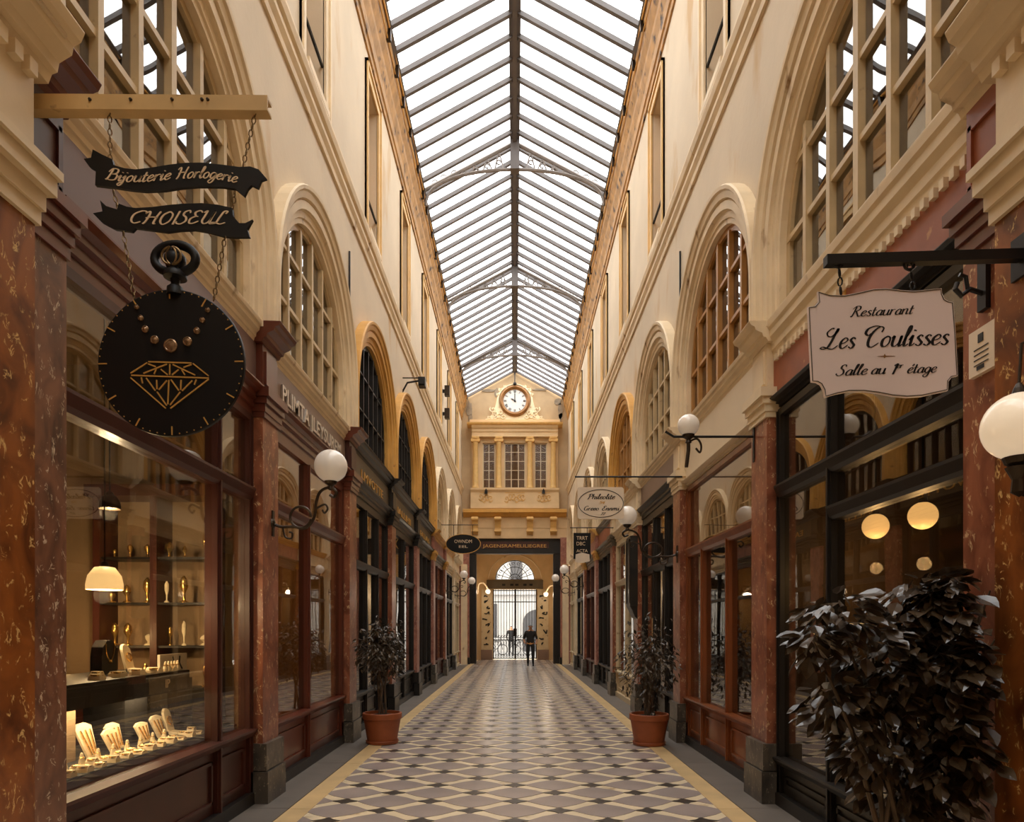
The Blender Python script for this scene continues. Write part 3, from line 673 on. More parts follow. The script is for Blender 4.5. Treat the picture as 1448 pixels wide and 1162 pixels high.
for (k, lab, wood, fz, ar, co, cols, tr) in right_far: shopfront(1, k, lab, cols, tr, .62, wood, fz, ar, co)

# ------------------------------------------------------------------ glass roof
XE, ZE, ZR = 2.15, 11.76, 12.94
roof = root('ceiling', (0, 12, ZE))
def rl(x): return ZR-(ZR-ZE)*abs(x)/XE
mb = MB(); mb.box(-.11, .11, YBACK, YEND+.2, ZR-.10, ZR-.03); mb.build('ridge_beam', ROOFM, roof)
mb = MB(); mb.box(-.045, .045, YBACK, YEND+.2, ZR-.17, ZR-.10); mb.build('ridge_fin', ROOFM, roof)
nrm = Vector((ZR-ZE, 0, XE)).normalized()
def slab(s, y0, y1, x0, x1, h0, h1):
    nx, nz = s*nrm.x, nrm.z
    pts = []
    for x in (x0, x1):
        for h in (h0, h1): pts.append((s*x+nx*h, rl(x)+nz*h))
    q = [pts[0], pts[2], pts[3], pts[1]]
    return MB().prism(q, lambda p, d: (p[0], d, p[1]), y0, y1)
bar0 = {}; pane0 = {}
NBAR = int((YEND+.2-YBACK)/.5)
for s in (-1, 1):
    b = slab(s, -.038, .038, .08, XE+.12, -.085, 0).build('glazing_bar', ROOFM); b.parent = roof; bar0[s] = b
    p = slab(s, .033, .467, .08, XE+.14, -.004, .004).build('roof_pane', GLR); p.parent = roof; pane0[s] = p
    for i in range(NBAR+1):
        y = YBACK+i*.5
        for src in (b, p):
            if src is p and i == NBAR: continue
            if i == 0: src.location = (0, y-12, -ZE)
            else:
                c = src.copy(); COL.objects.link(c); c.parent = roof; c.location = (0, y-12, -ZE)
    mb = slab(s, YBACK, YEND+.2, XE-.03, XE+.12, -.12, -.03); mb.build('eaves_rail', ROOFM, roof)
for yt in (5.0, 10.4, 15.8, 21.2, 26.6):
    mb = MB()
    for s in (-1, 1):
        pts = [(s*(XE+.1), yt, ZE-.12), (0, yt, ZR-.12)]; mb.tube(pts, .045, 6)
    tr_ = mb.build('truss', TRUSSM, roof)
    ch = [(2.06*math.cos(R(a)), yt, 11.36+.84*math.sin(R(a))**.8 if 0 < a < 180 else 11.36) for a in range(0, 181, 6)]
    MB().tube(ch, .038, 6).build('arch_chord', TRUSSM, tr_)
    mb = MB(); mb.box(-.1, .1, yt-.1, yt+.1, 12.16, ZR-.1); mb.build('king_block', ROOFM, tr_)
    sc = MB()
    for s in (-1, 1):
        for (x, n_) in ((.35,0),(.62,1),(.9,0),(1.15,1),(1.4,0),(1.65,1),(1.85,0)):
            zc_ = 11.36+.84*(max(0, 1-(x/2.06)**2))**.4; zr_ = rl(x)-.13
            if zr_-zc_ < .05: 
                sc.tube([(s*x+q[0], yt, zc_-.0+q[1]) for q in arcpts(0,.09,.07,-90,190,10)], .016, 5); continue
            sc.tube([(s*(x-.1), yt, zc_), (s*(x+.02), yt, zr_)], .018, 5); sc.tube([(s*(x+.02), yt, zr_), (s*(x+.12), yt, zc_-.02)], .018, 5)
            r_ = min(.08, (zr_-zc_)/2)
            sc.tube([(s*(x+.02)+q[0], yt, (zc_+zr_)/2-.04+q[1]) for q in arcpts(0,0,r_*.6,0,300,12)], .016, 5)
    sc.build('scrollwork', TRUSSM, tr_)
mb = MB(); mb.box(-W-.3, W+.3, YBACK-.25, YBACK, 0, 12.9); struct(mb.build('wall_back', PL))

# ------------------------------------------------------------------ end facade with clock
YE = YEND
ew = MB()   # gable wall with big passage opening
zt0 = 5.35
ew.prism([(-W-.3, 5.5), (W+.3, 5.5), (W+.3, 11.6), (0, 12.98), (-W-.3, 11.6)], lambda p, d: (p[0], d, p[1]), YE+.25, YE+.55)
end = struct(ew.build('wall_end', GAB))
# rough plaster scars along the gable
rnd = random.Random(3)
for (x, z, w, h) in ((-2.0,11.25,.16,.42),(-1.95,10.85,.1,.2),(2.0,11.2,.12,.4),(2.02,10.9,.1,.2),(-1.15,12.05,.35,.1),(-.8,11.95,.12,.22),(1.1,12.1,.4,.06),(1.9,11.55,.2,.2)):
    pts = [(x+w*math.cos(R(a))*rnd.uniform(.6,1.1), z+h*math.sin(R(a))*rnd.uniform(.6,1.1)) for a in range(0,360,40)]
    MB().prism(pts, lambda p, d: (p[0], d, p[1]), YE+.22, YE+.26).build('plaster_scar', GREYP, end)
# loggia
lg = MB(); lg.box(-1.86, 1.86, YE-.02, YE+.3, 5.5, 10.3)
# bay with columns: back wall pieces
lgw = root('wall_loggia', (0, YE, 6.4))
mb = MB()
mb.box(-1.9, 1.9, YE+.1, YE+.3, 7.6, 7.72); mb.box(-1.9, 1.9, YE+.1, YE+.3, 9.72, 9.95)
for (a, b) in ((-1.9,-1.42),(-.86,-.47),(.47,.86),(1.42,1.9)): mb.box(a, b, YE+.1, YE+.3, 7.72, 9.72)
mb.build('back_wall', ENDW, lgw)
mb = MB(); mb.prism([(-.12,9.93),(-.12,9.98),(-.1,10.0),(-.1,10.12),(-.14,10.15),(-.14,10.27),(-.2,10.3),(-.26,10.42),(-.26,10.48),(.25,10.48),(.25,9.93)], lambda p, d: (d, YE+p[0], p[1]), -1.88, 1.88); mb.build('entablature', ENDW, lgw)
mb = MB(); mb.prism([(-.26,10.40),(-.32,10.44),(-.34,10.50),(.26,10.50),(.26,10.40)], lambda p, d: (d, YE+p[0], p[1]), -2.08, 2.08); mb.build('cornice', ORN, lgw)
mb = MB(); mb.box(-1.98, 1.98, YE+.02, YE+.26, 10.5, 10.72); mb.build('parapet', ENDW, lgw)
# balustrade box + base
mb = MB(); mb.prism([(-.1,6.75),(-.16,6.8),(-.14,7.0),(-.12,7.5),(-.16,7.56),(-.19,7.6),(-.19,7.68),(.2,7.68),(.2,6.75)], lambda p, d: (d, YE+p[0], p[1]), -1.93, 1.93); mb.build('balustrade', ENDW, lgw)
mb = MB(); mb.prism([(0,6.42),(-.1,6.45),(-.22,6.56),(-.3,6.6),(-.3,6.72),(-.16,6.76),(.25,6.76),(.25,6.42)], lambda p, d: (d, YE+p[0], p[1]), -2.25, 2.25); mb.build('base_cornice', OCH, lgw)
mb = MB(); mb.box(-2.3, 2.3, YE, YE+.3, 5.5, 6.45); mb.box(-2.3, 2.3, YE-.04, YE, 5.5, 5.62); mb.box(-2.3, 2.3, YE-.02, YE, 5.95, 5.99); mb.build('frieze', ENDW, lgw)
def relief(xc, w, seed):
    r_ = random.Random(seed); mb = MB()
    mb.box(xc-w/2, xc+w/2, YE-.135, YE-.12, 7.0, 7.03); mb.box(xc-w/2, xc+w/2, YE-.135, YE-.12, 7.46, 7.49)
    for sg in (-1, 1):
        for q in range(int(w/.16)):
            cx_ = xc+sg*(.07+q*.14)
            if abs(cx_-xc) > w/2-.04: continue
            zc_ = 7.25+r_.uniform(-.06,.06)
            mb.tube([(cx_+p[0]*sg, YE-.14, zc_+p[1]) for p in cr([(.0,.0),(.05,.03),(.03,.1),(-.06,.08),(-.07,-.04),(.02,-.13),(.1,-.08)], 4)], .016, 5)
            mb.tube([(cx_+p[0]*sg, YE-.14, zc_-.14+p[1]) for p in cr([(-.07,.02),(0,-.03),(.08,.05)], 4)], .014, 5)
    mb.build('relief_panel', ORN, lgw)
relief(-1.27,.5,1); relief(0,.86,2); relief(1.27,.5,3)
for x in (-1.25, 1.25):
    mb = MB(); mb.tube([(x, YE-.25, 7.62), (x, YE-.25, 7.5), (x-.06, YE-.25, 7.42)], .03, 6); mb.box(x-.06, x+.06, YE-.27, YE-.16, 7.42, 7.56); mb.build('balustrade_bracket', IRON, lgw)
def column(x):
    mb = MB(); mb.lathe([(.15,7.68),(.15,7.74),(.13,7.78),(.125,7.82),(.118,8.5),(.105,9.62),(.12,9.64),(.12,9.68)], (x, YE-.06, 0), 16)
    c_ = mb.build('column', COLM, lgw, smooth=True, angle=40)
    mb = MB(); mb.box(x-.17, x+.17, YE-.17, YE+.12, 9.86, 9.93); mb.box(x-.13, x+.13, YE-.13, YE+.1, 9.72, 9.86)
    for sg in (-1, 1): mb.lathe([(.001,-.16),(.075,-.16),(.075,.1),(.001,.1)], (x+sg*.13, YE-.0, 9.78), 12, fn=lambda p: (p[0], p[2], p[1]))
    mb.build('ionic_capital', ORN, c_)
for x in (-1.72, -.70, .66, 1.68): column(x)
for (xc, w) in ((-1.14,.56),(0,.94),(1.14,.56)):
    wn[0] += 1; rt = root('window_%d' % wn[0], (xc, YE+.2, 7.72))
    mb = MB(); z0, z1 = 7.72, 9.72; yy = YE+.18
    mb.box(xc-w/2, xc-w/2+.05, yy, yy+.06, z0, z1); mb.box(xc+w/2-.05, xc+w/2, yy, yy+.06, z0, z1); mb.box(xc-w/2, xc+w/2, yy, yy+.06, z0, z0+.05); mb.box(xc-w/2, xc+w/2, yy, yy+.06, z1-.05, z1); mb.build('frame', WCREAM, rt)
    nx = 2 if w < .7 else 3
    for i in range(1, nx): mb = MB(); x = xc-w/2+w*i/nx; mb.box(x-.018, x+.018, yy, yy+.05, z0, z1); mb.build('mullion', WCREAM, rt)
    for i in range(1, 5): mb = MB(); z = z0+(z1-z0)*i/5; mb.box(xc-w/2, xc+w/2, yy+.005, yy+.045, z-.012, z+.012); mb.build('glazing_bar', WCREAM, rt)
    for i in range(nx):
        for q in range(5):
            mb = MB(); mb.box(xc-w/2+w*i/nx, xc-w/2+w*(i+1)/nx, yy+.025, yy+.03, z0+(z1-z0)*q/5, z0+(z1-z0)*(q+1)/5); mb.build('pane', GLD, rt)
    mb = MB(); mb.box(xc-w/2-.1, xc+w/2+.1, YE+.5, YE+.56, z0-.1, z1+.1); mb.build('lace_curtain', BLUEG, rt)
# corbels
for x in (-1.74, -.74, .66, 1.68):
    mb = MB(); mb.prism([(0,6.42),(-.26,6.42),(-.28,6.3),(-.2,6.2),(-.12,5.95),(-.14,5.75),(-.06,5.66),(0,5.66)], lambda p, d: (d, YE+p[0], p[1]), x-.13, x+.13)
    c_ = mb.build('corbel', ORN, lgw)
    mb = MB(); mb.lathe([(.001,-.15),(.06,-.15),(.06,.15),(.001,.15)], (x, YE-.16, 5.8), 10, fn=lambda p: (p[2], p[0], p[1])); mb.lathe([(.001,-.15),(.08,-.15),(.08,.15),(.001,.15)], (x, YE-.24, 6.32), 10, fn=lambda p: (p[2], p[0], p[1])); mb.build('corbel_scroll', ORN, c_)
# clock
ck = thing('wall_clock', 'round white clock with bronze rim in carved gable surround', 'clock', (0, YE+.2, 10.72))
CZ = 11.56; fy = lambda y: (lambda p: (p[0], y-p[2], p[1]))
mb = MB(); mb.lathe([(.50,0),(.50,.06),(.54,.1),(.60,.12),(.66,.09),(.68,.04),(.68,-.03),(.5,-.03)], (0, YE+.14, CZ), 40, fn=lambda p: (p[0], -p[2], p[1])); mb.build('bezel', CLKB, ck, smooth=True, angle=35)
mb = MB(); mb.lathe([(.001,0),(.52,0),(.52,-.02),(.001,-.02)], (0, YE+.11, CZ), 40, fn=lambda p: (p[0], -p[2], p[1])); dial = mb.build('dial', CLKF, ck)
NUM = ['XII','I','II','III','IV','V','VI','VII','VIII','IX','X','XI']
for i, t_ in enumerate(NUM):
    mb = MB()
    a = R(90-30*i); cx_, cz_ = .42*math.cos(a), .42*math.sin(a); ux, uz = math.cos(a), math.sin(a); tx, tz = math.sin(a), -math.cos(a)
    wds = {'I': .028, 'V': .06, 'X': .06}; tot = sum(wds[c] for c in t_); q = -tot/2
    def st(p0, p1, w):
        dx, dz = p1[0]-p0[0], p1[1]-p0[1]; l = math.hypot(dx, dz); nx, nz = -dz/l*w/2, dx/l*w/2
        pl_ = [(p0[0]+nx,p0[1]+nz),(p0[0]-nx,p0[1]-nz),(p1[0]-nx,p1[1]-nz),(p1[0]+nx,p1[1]+nz)]
        mb.prism([(cx_+u*tx+v*ux, CZ+cz_+u*tz+v*uz) for u, v in pl_], lambda p, d: (p[0], d, p[1]), YE+.102, YE+.11)
    for c in t_:
        m_ = q+wds[c]/2
        if c == 'I': st((m_,-.055),(m_,.055),.016)
        elif c == 'V': st((m_-.022,.055),(m_,-.055),.016); st((m_+.022,.055),(m_,-.055),.01)
        else: st((m_-.022,.055),(m_+.022,-.055),.016); st((m_+.022,.055),(m_-.022,-.055),.01)
        q += wds[c]
    mb.build('numeral', INK, dial)
for nm, ang, l, w in (('minute_hand', 0, .40, .03), ('hour_hand', -58, .2, .04)):
    mb = MB(); a = R(90-ang); ux, uz = math.cos(a), math.sin(a)
    mb.prism([(-.06*ux-uz*w*.4, CZ-.06*uz+ux*w*.4), (-.06*ux+uz*w*.4, CZ-.06*uz-ux*w*.4), (l*.7*ux+uz*w*.6, CZ+l*.7*uz-ux*w*.6), (l*ux, CZ+l*uz), (l*.7*ux-uz*w*.6, CZ+l*.7*uz+ux*w*.6)], lambda p, d: (p[0], d, p[1]), YE+.088, YE+.096); mb.build(nm, INK, ck)
mb = MB(); mb.lathe([(.001,.02),(.04,.02),(.04,-.02),(.001,-.02)], (0, YE+.09, CZ), 12, fn=lambda p: (p[0], -p[2], p[1])); mb.build('hub', INK, ck)
# carved surround
out = [(-1.42,10.72),(-1.1,10.86),(-.95,11.08),(-.86,11.35),(-.80,11.6),(-.76,11.9),(-.55,12.14),(-.2,12.28),(0,12.34),(.2,12.28),(.55,12.14),(.76,11.9),(.80,11.6),(.86,11.35),(.95,11.08),(1.1,10.86),(1.42,10.72)]
mb = MB(); mb.prism(out, lambda p, d: (p[0], d, p[1]), YE+.16, YE+.25); mb.build('carved_surround', ORNW, ck)
mb = MB(); r_ = random.Random(11)
for sg in (-1, 1):
    for (cx_, cz_, q) in ((.98,11.2,.11),(.9,11.05,.08),(.72,10.95,.12),(.52,10.88,.09),(.86,10.85,.07),(1.12,10.85,.06),(.6,11.08,.07),(.62,12.06,.07),(.42,12.2,.06),(.74,11.86,.05)):
        mb.tube([(sg*(cx_+p[0]*q), YE+.13, cz_+p[1]*q) for p in cr([(.2,0),(.1,.4),(-.5,.5),(-.9,-.1),(-.4,-.9),(.6,-.8),(1.1,.0),(.8,.9)], 4)], .026, 5)
mb.tube([(p[0], YE+.14, CZ+p[1]) for p in arcpts(0,0,.735,-20,200,30)], .03, 6)
mb.build('volutes', ORNW, ck)
mb = MB(); mb.tube([(0, YE+.05, 12.3), (0, YE+.05, ZR-.1)], .025, 6); mb.sphere((0,YE+.08,12.3), .08, 12, 8); mb.build('hanging_rod', IRON, ck)

# lintel below the loggia
mb = MB(); mb.box(-2.0, 2.0, YE+.15, YE+.5, 4.85, 5.5); ln = struct(mb.build('trim_lintel', WBLK))
mb = MB(); mb.box(-1.5, 1.5, YE+.12, YE+.16, 5.08, 5.38); mb.build('sign_board', WDK, ln)
text_mesh('JAGENSRAMELILIEGREE', .2, lambda p, d: (p[0], YE+.12-d, 5.12+p[1]), 'lettering', GOLD, ln, t=.01, width=2.8)
for s in (-1, 1):
    nm = 'wall_end_pier'
    mb = MB(); mb.box(s*1.98, s*2.27, YE-.3, YE+.0, .3, 5.5); pr = struct(mb.build(nm, MARP))
    mb = MB(); mb.box(s*1.95, s*2.3, YE-.33, YE, 0, .3); mb.build('plinth', WBLK, pr)
    mb = MB(); mb.box(s*2.05, s*2.6, YE, YE+.5, 0, 5.5); struct(mb.build('wall_end_return', WDK))
    mb = MB(); mb.box(s*2.05, s*2.3, bnd(NB), YE-.3, 0, 4.3); struct(mb.build('wall_end_corner', PLT))

for s in (-1, 1):
    mb = MB(); mb.box(s*1.74, s*2.05, YE+.2, YE+.5, .0, 4.85); mb.box(s*1.70, s*1.74, YE+.25, YE+.5, .0, 4.85); mb.box(s*1.80, s*1.98, YE+.17, YE+.2, .4, 4.5); struct(mb.build('trim_door_frame', WBLK))
# ------------------------------------------------------------------ vestibule and gate
YG = 33.9
for s in (-1, 1): mb = MB(); mb.box(s*2.6, s*2.05, YE+.5, YG, 0, 5.6); struct(mb.build('wall_vestibule', PLT))
mb = MB(); mb.box(-2.6, 2.6, YE+.5, YG+.4, 5.3, 5.5); struct(mb.build('ceiling_vestibule', PLT))
mb = MB(); mb.box(-4, 4, YE+.55, YG+1.2, 5.5, 11.4); struct(mb.build('wall_upper_building', PLT))
GW = 1.09; GZ = 3.5; FC, FR = 3.97, .98
gw = MB(); 
def gq(a, b, z0, z1): gw.box(a, b, YG, YG+.35, z0, z1)
gq(-2.6, -GW, 0, FC); gq(GW, 2.6, 0, FC); gq(-GW, GW, GZ, FC)
arc = [(FR*math.cos(math.pi*i/20), FC+FR*math.sin(math.pi*i/20)) for i in range(21)]
for i in range(20):
    (x0,z0), (x1,z1) = arc[i], arc[i+1]
    gw.prism([(x0,z0),(x0,5.35),(x1,5.35),(x1,z1)], lambda p, d: (p[0], d, p[1]), YG, YG+.35)
gq(-2.6, -FR, FC, 5.35); gq(FR, 2.6, FC, 5.35)
gwall = struct(gw.build('wall_gate', ENDW))
mb = MB(); mb.tube([(x*1.35, YG-.02, FC+(z-FC)*1.25) for x, z in arc], .03, 6); mb.build('arch_moulding', PLT, gwall)
mb = MB(); mb.box(-1.4, 1.4, YG-.12, YG, GZ+.02, FC-.02); mb.build('gate_lintel', WGRY, gwall)
mb = MB()
for x in (-.55,-.15,.1,.5,.8): mb.box(x-.08, x+.08, YG-.14, YG-.12, GZ+.16, GZ+.26)
mb.build('lintel_ornament', IRON, gwall)
for s in (-1, 1):   # panelled door leaves folded against the jambs with iron ornaments
    mb = MB(); mb.box(s*1.14, s*1.66, YG-.14, YG-.01, .5, 3.5); q = mb.build('door_leaf', WCREAM, gwall)
    mb = MB(); mb.box(s*1.12, s*1.68, YG-.2, YG-.01, .01, .5); mb.build('door_base', WTAUPE, q)
    mb = MB(); r_ = random.Random(20+s)
    for i in range(9):
        z = .8+i*.3; x = s*(1.4+r_.uniform(-.12,.12))
        mb.tube([(x+p[0], YG-.15, z+p[1]) for p in cr([(r_.uniform(-.14,.14), r_.uniform(-.1,.1)) for _ in range(4)], 4)], .03, 5)
    mb.build('door_ornament', IRON, q)
gt = thing('iron_gate', 'black wrought iron gate closing the street end of the arcade', 'gate', (0, YG+.15, 0))
mb = MB(); yg = YG+.1
for x in (-GW, -.02, .02, GW-.05): mb.box(x, x+.05, yg, yg+.05, .02, GZ)
for z in (.05, .95, 2.85, 3.42): mb.box(-GW, GW, yg+.005, yg+.045, z, z+.045)
mb.build('gate_frame', IRON, gt)
for i in range(15):
    x = -GW+.13+i*.139
    if abs(x) < .05: continue
    mb = MB(); mb.tube([(x, yg+.025, .05), (x, yg+.025, GZ)], .014, 6); mb.build('gate_bar', IRON, gt)
mb = MB()
for i in range(14):
    x = -GW+.2+i*.139
    mb.tube([(x+p[0], yg, .22+p[1]) for p in arcpts(0,0,.055,0,340,10)], .012, 5); mb.tube([(x+p[0], yg, 1.15+p[1]) for p in arcpts(0,0,.06,90,400,10)], .016, 5); mb.tube([(x, yg, .7), (x+.05, yg, .85), (x-.04, yg, 1.0)], .014, 5)
mb.build('gate_scrolls', IRON, gt)['kind'] = 'stuff'
mb = MB(); mb.box(-.08, .1, yg-.03, yg+.06, 1.15, 1.55); mb.build('lock_box', IRON, gt)
wn[0] += 1; fn_ = root('window_%d' % wn[0], (0, YG+.15, FC))
mb = MB(); mb.tube([(x, yg+.05, z) for x, z in arc], .035, 6); mb.tube([(x*.66, yg+.05, FC+(z-FC)*.66) for x, z in arc], .018, 6); mb.tube([(x*.3, yg+.05, FC+(z-FC)*.3) for x, z in arc], .018, 6); mb.box(-FR, FR, yg+.02, yg+.08, FC-.02, FC+.03); mb.build('rim', IRON, fn_)
for i in range(1, 10):
    a = math.pi*i/10; mb = MB(); mb.tube([(.1*math.cos(a), yg+.05, FC+.1*math.sin(a)), (FR*math.cos(a), yg+.05, FC+FR*math.sin(a))], .016, 5)
    mb.tube([(.82*math.cos(a+.1)+p[0], yg+.05, FC+.82*math.sin(a+.1)+p[1]) for p in arcpts(0,0,.06,0,300,8)], .012, 4); mb.build('spoke', IRON, fn_)

# ------------------------------------------------------------------ street beyond
mb = MB(); mb.box(-14, 14, 36, 60, -.12, -.02); struct(mb.build('floor_street', ASPH))
bl = thing('street_building', 'pale facade across the street behind the iron gate', 'building', (0, 46, 0))
mb = MB(); mb.box(-12, 12, 46, 47, -.02, 14); mb.build('facade', STREETW, bl)
for (x0,x1,z0,z1) in ((-2.3,-1.2,.9,3.2),(-5.5,-4.4,.9,3.2),(2.6,3.7,4.5,6.2),(-2.3,-1.2,4.6,6.6),(-.3,.5,4.6,6.6)):
    mb = MB(); mb.box(x0, x1, 45.94, 46, z0, z1); w_ = mb.build('window', STREETD, bl)
    mb = MB(); mb.box(x0-.1, x1+.1, 45.88, 45.95, z0-.15, z0); mb.build('window_sill', STREETW, w_)
mb = MB(); mb.prism([(.55,0)]+[(1.45-.9*math.cos(math.pi*i/12), 1.9+.9*math.sin(math.pi*i/12)) for i in range(13)]+[(2.35,0)], lambda p, d: (p[0], d, p[1]), 45.93, 46); mb.build('arched_door', STREETD, bl)
mb = MB(); mb.box(-12, 12, 45.8, 46, 3.8, 4.0); mb.build('string_course', STREETW, bl)

# ================================================================== HANGING SIGNS
def flat(Y):     # photo-facing flat shape at depth Y, growing towards the viewer
    return lambda p, d: (p[0], Y-d, p[1])
def chain(mb, a, b, r=.011, w=.0028):
    a, b = Vector(a), Vector(b); L_ = (b-a).length; n = max(2, int(L_/(r*2.6))); t = (b-a).normalized()
    x = t.orthogonal().normalized(); y = t.cross(x)
    for i in range(n):
        c = a+(b-a)*((i+.5)/n); u = x if i % 2 else y
        mb.tube([c+t*(math.cos(R(q))*r*1.5)+u*(math.sin(R(q))*r*.8) for q in range(0,360,45)], w, 5, closed=True)
# ---- jeweller's sign
YJ = 3.2
js = thing('jeweller_sign', 'black pocket watch sign with two ribbon banners hanging outside the jeweller', 'hanging sign', (-2.26, YJ, 4.0))
bx0, bz0 = P(100, 150, YJ); bx1, bz1 = P(381, 152, YJ)
mb = MB(); prof = [(-.03,-.034),(.03,-.034),(.03,-.02),(-.018,-.02),(-.018,.022),(.03,.022),(.03,.036),(-.03,.036)]
mb.prism(prof, lambda p, d: (d, YJ+p[0], bz0+p[1]+(d+2.26)*(bz1-bz0)), -2.27, bx1)
bm_ = mb.build('beam', BEAMM, js)
for px in (133, 190, 248, 290, 298):
    mb = MB(); x, z = P(px, 148, YJ); mb.lathe([(.001,0),(.008,0),(.006,.008),(.001,.009)], (x, YJ-.03, z), 8, fn=lambda p: (p[0], -p[2], p[1])); mb.build('bolt', IRONW, bm_)
z1_ = lambda q: [P(x/2.905, y/2.905, YJ) for x, y in q]
def smooth_poly(pts): return pts
ban1 = z1_([(385,618),(425,640),(465,658),(470,682),(515,695),(560,700),(630,692),(700,680),(765,673),(830,672),(910,680),(985,690),(1030,688),(1065,700),(1097,737),(1075,745),(1062,777),(1036,764),(1020,780),(1006,810),(970,780),(920,772),(870,770),(810,770),(750,775),(680,786),(600,790),(540,784),(480,775),(395,765),(398,705),(372,690),(348,657),(378,652)])
ban2 = z1_([(415,826),(440,850),(485,864),(492,840),(525,853),(560,858),(630,854),(700,845),(765,840),(830,838),(900,845),(957,858),(960,890),(985,920),(1010,920),(1040,905),(1018,945),(1028,977),(965,978),(920,974),(860,957),(800,947),(740,950),(690,957),(620,948),(560,940),(546,955),(475,945),(420,915),(386,880),(425,872)])
def banner(poly, name):
    return MB().prism(poly, flat(YJ+.008), 0, .016).build(name, BLK, js)
b1 = banner(ban1, 'upper_banner'); b2 = banner(ban2, 'lower_banner')
def wave_text(text, size, x0, x1, zf, Y, name, material, parent, **kw):
    polys, w = script(text, size, **kw); k = (x1-x0)/w; mb = MB()
    def fn(p, d):
        x = x0+p[0]*k; return (x, Y-d, zf(x)+p[1])
    script_mesh(mb, polys, fn, .003)
    return mb.build(name, material, parent)
def zline(pts, Y):
    q = [P(a/2.905, b/2.905, Y) for a, b in pts]
    def f(x):
        for (x0,z0), (x1,z1) in zip(q[:-1], q[1:]):
            if x <= x1 or (x1, z1) == q[-1]:
                t = (x-x0)/(x1-x0); return z0+(z1-z0)*t
        return q[-1][1]
    return f
u = YJ/F/2.905
wave_text('Bijouterie', 25*u, *[P(a/2.905,0,YJ)[0] for a in (440,702)], zline([(440,742),(520,752),(600,752),(705,742)], YJ), YJ-.008, 'upper_lettering', CREAMT, b1, wmin=.12, wmax=.22, slant=.35)
wave_text('Horlogerie', 25*u, *[P(a/2.905,0,YJ)[0] for a in (725,975)], zline([(720,742),(800,736),(880,738),(985,758)], YJ), YJ-.008, 'upper_lettering', CREAMT, b1, wmin=.12, wmax=.22, slant=.35)
wave_text('CHOISEUL', 28*u, *[P(a/2.905,0,YJ)[0] for a in (530,925)], zline([(525,918),(600,925),(700,927),(800,922),(925,926)], YJ), YJ-.008, 'lower_lettering', CREAMT, b2, wmin=.13, wmax=.2, slant=.35, track=-.1)
# chains
mb = MB()
for (a, b) in (((155,155),(156,228)),((160,268),(167,296)),((174,326),(190,423)),((362,157),(343,238)),((332,270),(329,296)),((319,331),(302,425))):
    x0, z0 = P(*a, YJ); x1, z1 = P(*b, YJ); mm = MB(); chain(mm, (x0, YJ, z0), (x1, YJ, z1)); mm.build('chain', CHAINM, js)
# disc
cx_, cz_ = P(243.5, 514, YJ); rd = 103.5*YJ/F
mb = MB(); mb.lathe([(.001,-.012),(rd-.004,-.012),(rd,-.008),(rd,.008),(rd-.004,.012),(.001,.012)], (cx_, YJ, cz_), 72, fn=lambda p: (p[0], -p[2], p[1])); disc = mb.build('watch_disc', BLK, js)
mb = MB()
for i in range(60):
    a = R(90+6*i+1); 
    if i % 5: mb.lathe([(.001,0),(.0033,0),(.0025,.003),(.001,.003)], (cx_+(rd-.010)*math.cos(a), YJ-.012, cz_+(rd-.010)*math.sin(a)), 6, fn=lambda p: (p[0], -p[2], p[1]))
mb.build('minute_dots', GOLD, disc)['kind'] = 'stuff'
for i in range(12):
    a = R(90+30*i+1); c_, s_ = math.cos(a), math.sin(a); r0_, r1_, w = rd-.045, rd-.005, .0028
    mb = MB(); mb.prism([(cx_+r0_*c_-s_*w, cz_+r0_*s_+c_*w), (cx_+r0_*c_+s_*w, cz_+r0_*s_-c_*w), (cx_+r1_*c_+s_*w, cz_+r1_*s_-c_*w), (cx_+r1_*c_-s_*w, cz_+r1_*s_+c_*w)], flat(YJ-.012), 0, .003); mb.build('hour_mark', GOLD, disc)
Z8 = lambda x, y: P(120+x/3.873, 330+y/3.873, YJ)
for (x, y, r_) in ((293,411,13),(315,470,15),(340,531,19),(391,589,23),(478,621,37),(570,598,25),(621,540,18),(651,482,15),(680,427,13)):
    X_, Z_ = Z8(x, y); rr = r_/3.873*YJ/F
    mb = MB(); mb.lathe([(rr,-.001),(rr,.006),(rr*.8,.009),(rr*.7,.006),(.001,.012)], (X_, YJ-.012, Z_), 20, fn=lambda p: (p[0], -p[2], p[1])); mb.build('bead', BEADM, disc, smooth=True, angle=30)
dl = [((357,709),(592,716)),((351,714),(260,772)),((600,718),(685,786)),((264,783),(686,798)),((260,796),(452,963)),((686,804),(477,963)),((469,808),(463,940)),((345,797),(394,866)),((402,808),(404,858)),((458,810),(414,862)),((404,873),(457,948)),((480,806),(523,866)),((535,808),(533,862)),((597,811),(541,868)),((531,874),(475,945)),((474,722),(473,780)),((458,722),(330,772)),((356,720),(398,736)),((400,748),(388,776)),((425,750),(462,780)),((490,724),(612,782)),((592,724),(548,740)),((538,752),(556,780)),((522,752),(486,780)),((318,794),(325,826)),((618,806),(608,834))]
for a, b in dl:
    (x0,z0), (x1,z1) = Z8(*a), Z8(*b); l = math.hypot(x1-x0, z1-z0); nx, nz = -(z1-z0)/l*.0030, (x1-x0)/l*.0030
    mb = MB(); mb.prism([(x0+nx,z0+nz),(x0-nx,z0-nz),(x1-nx,z1-nz),(x1+nx,z1+nz)], flat(YJ-.012), 0, .004); mb.build('diamond_line', GOLD, disc)
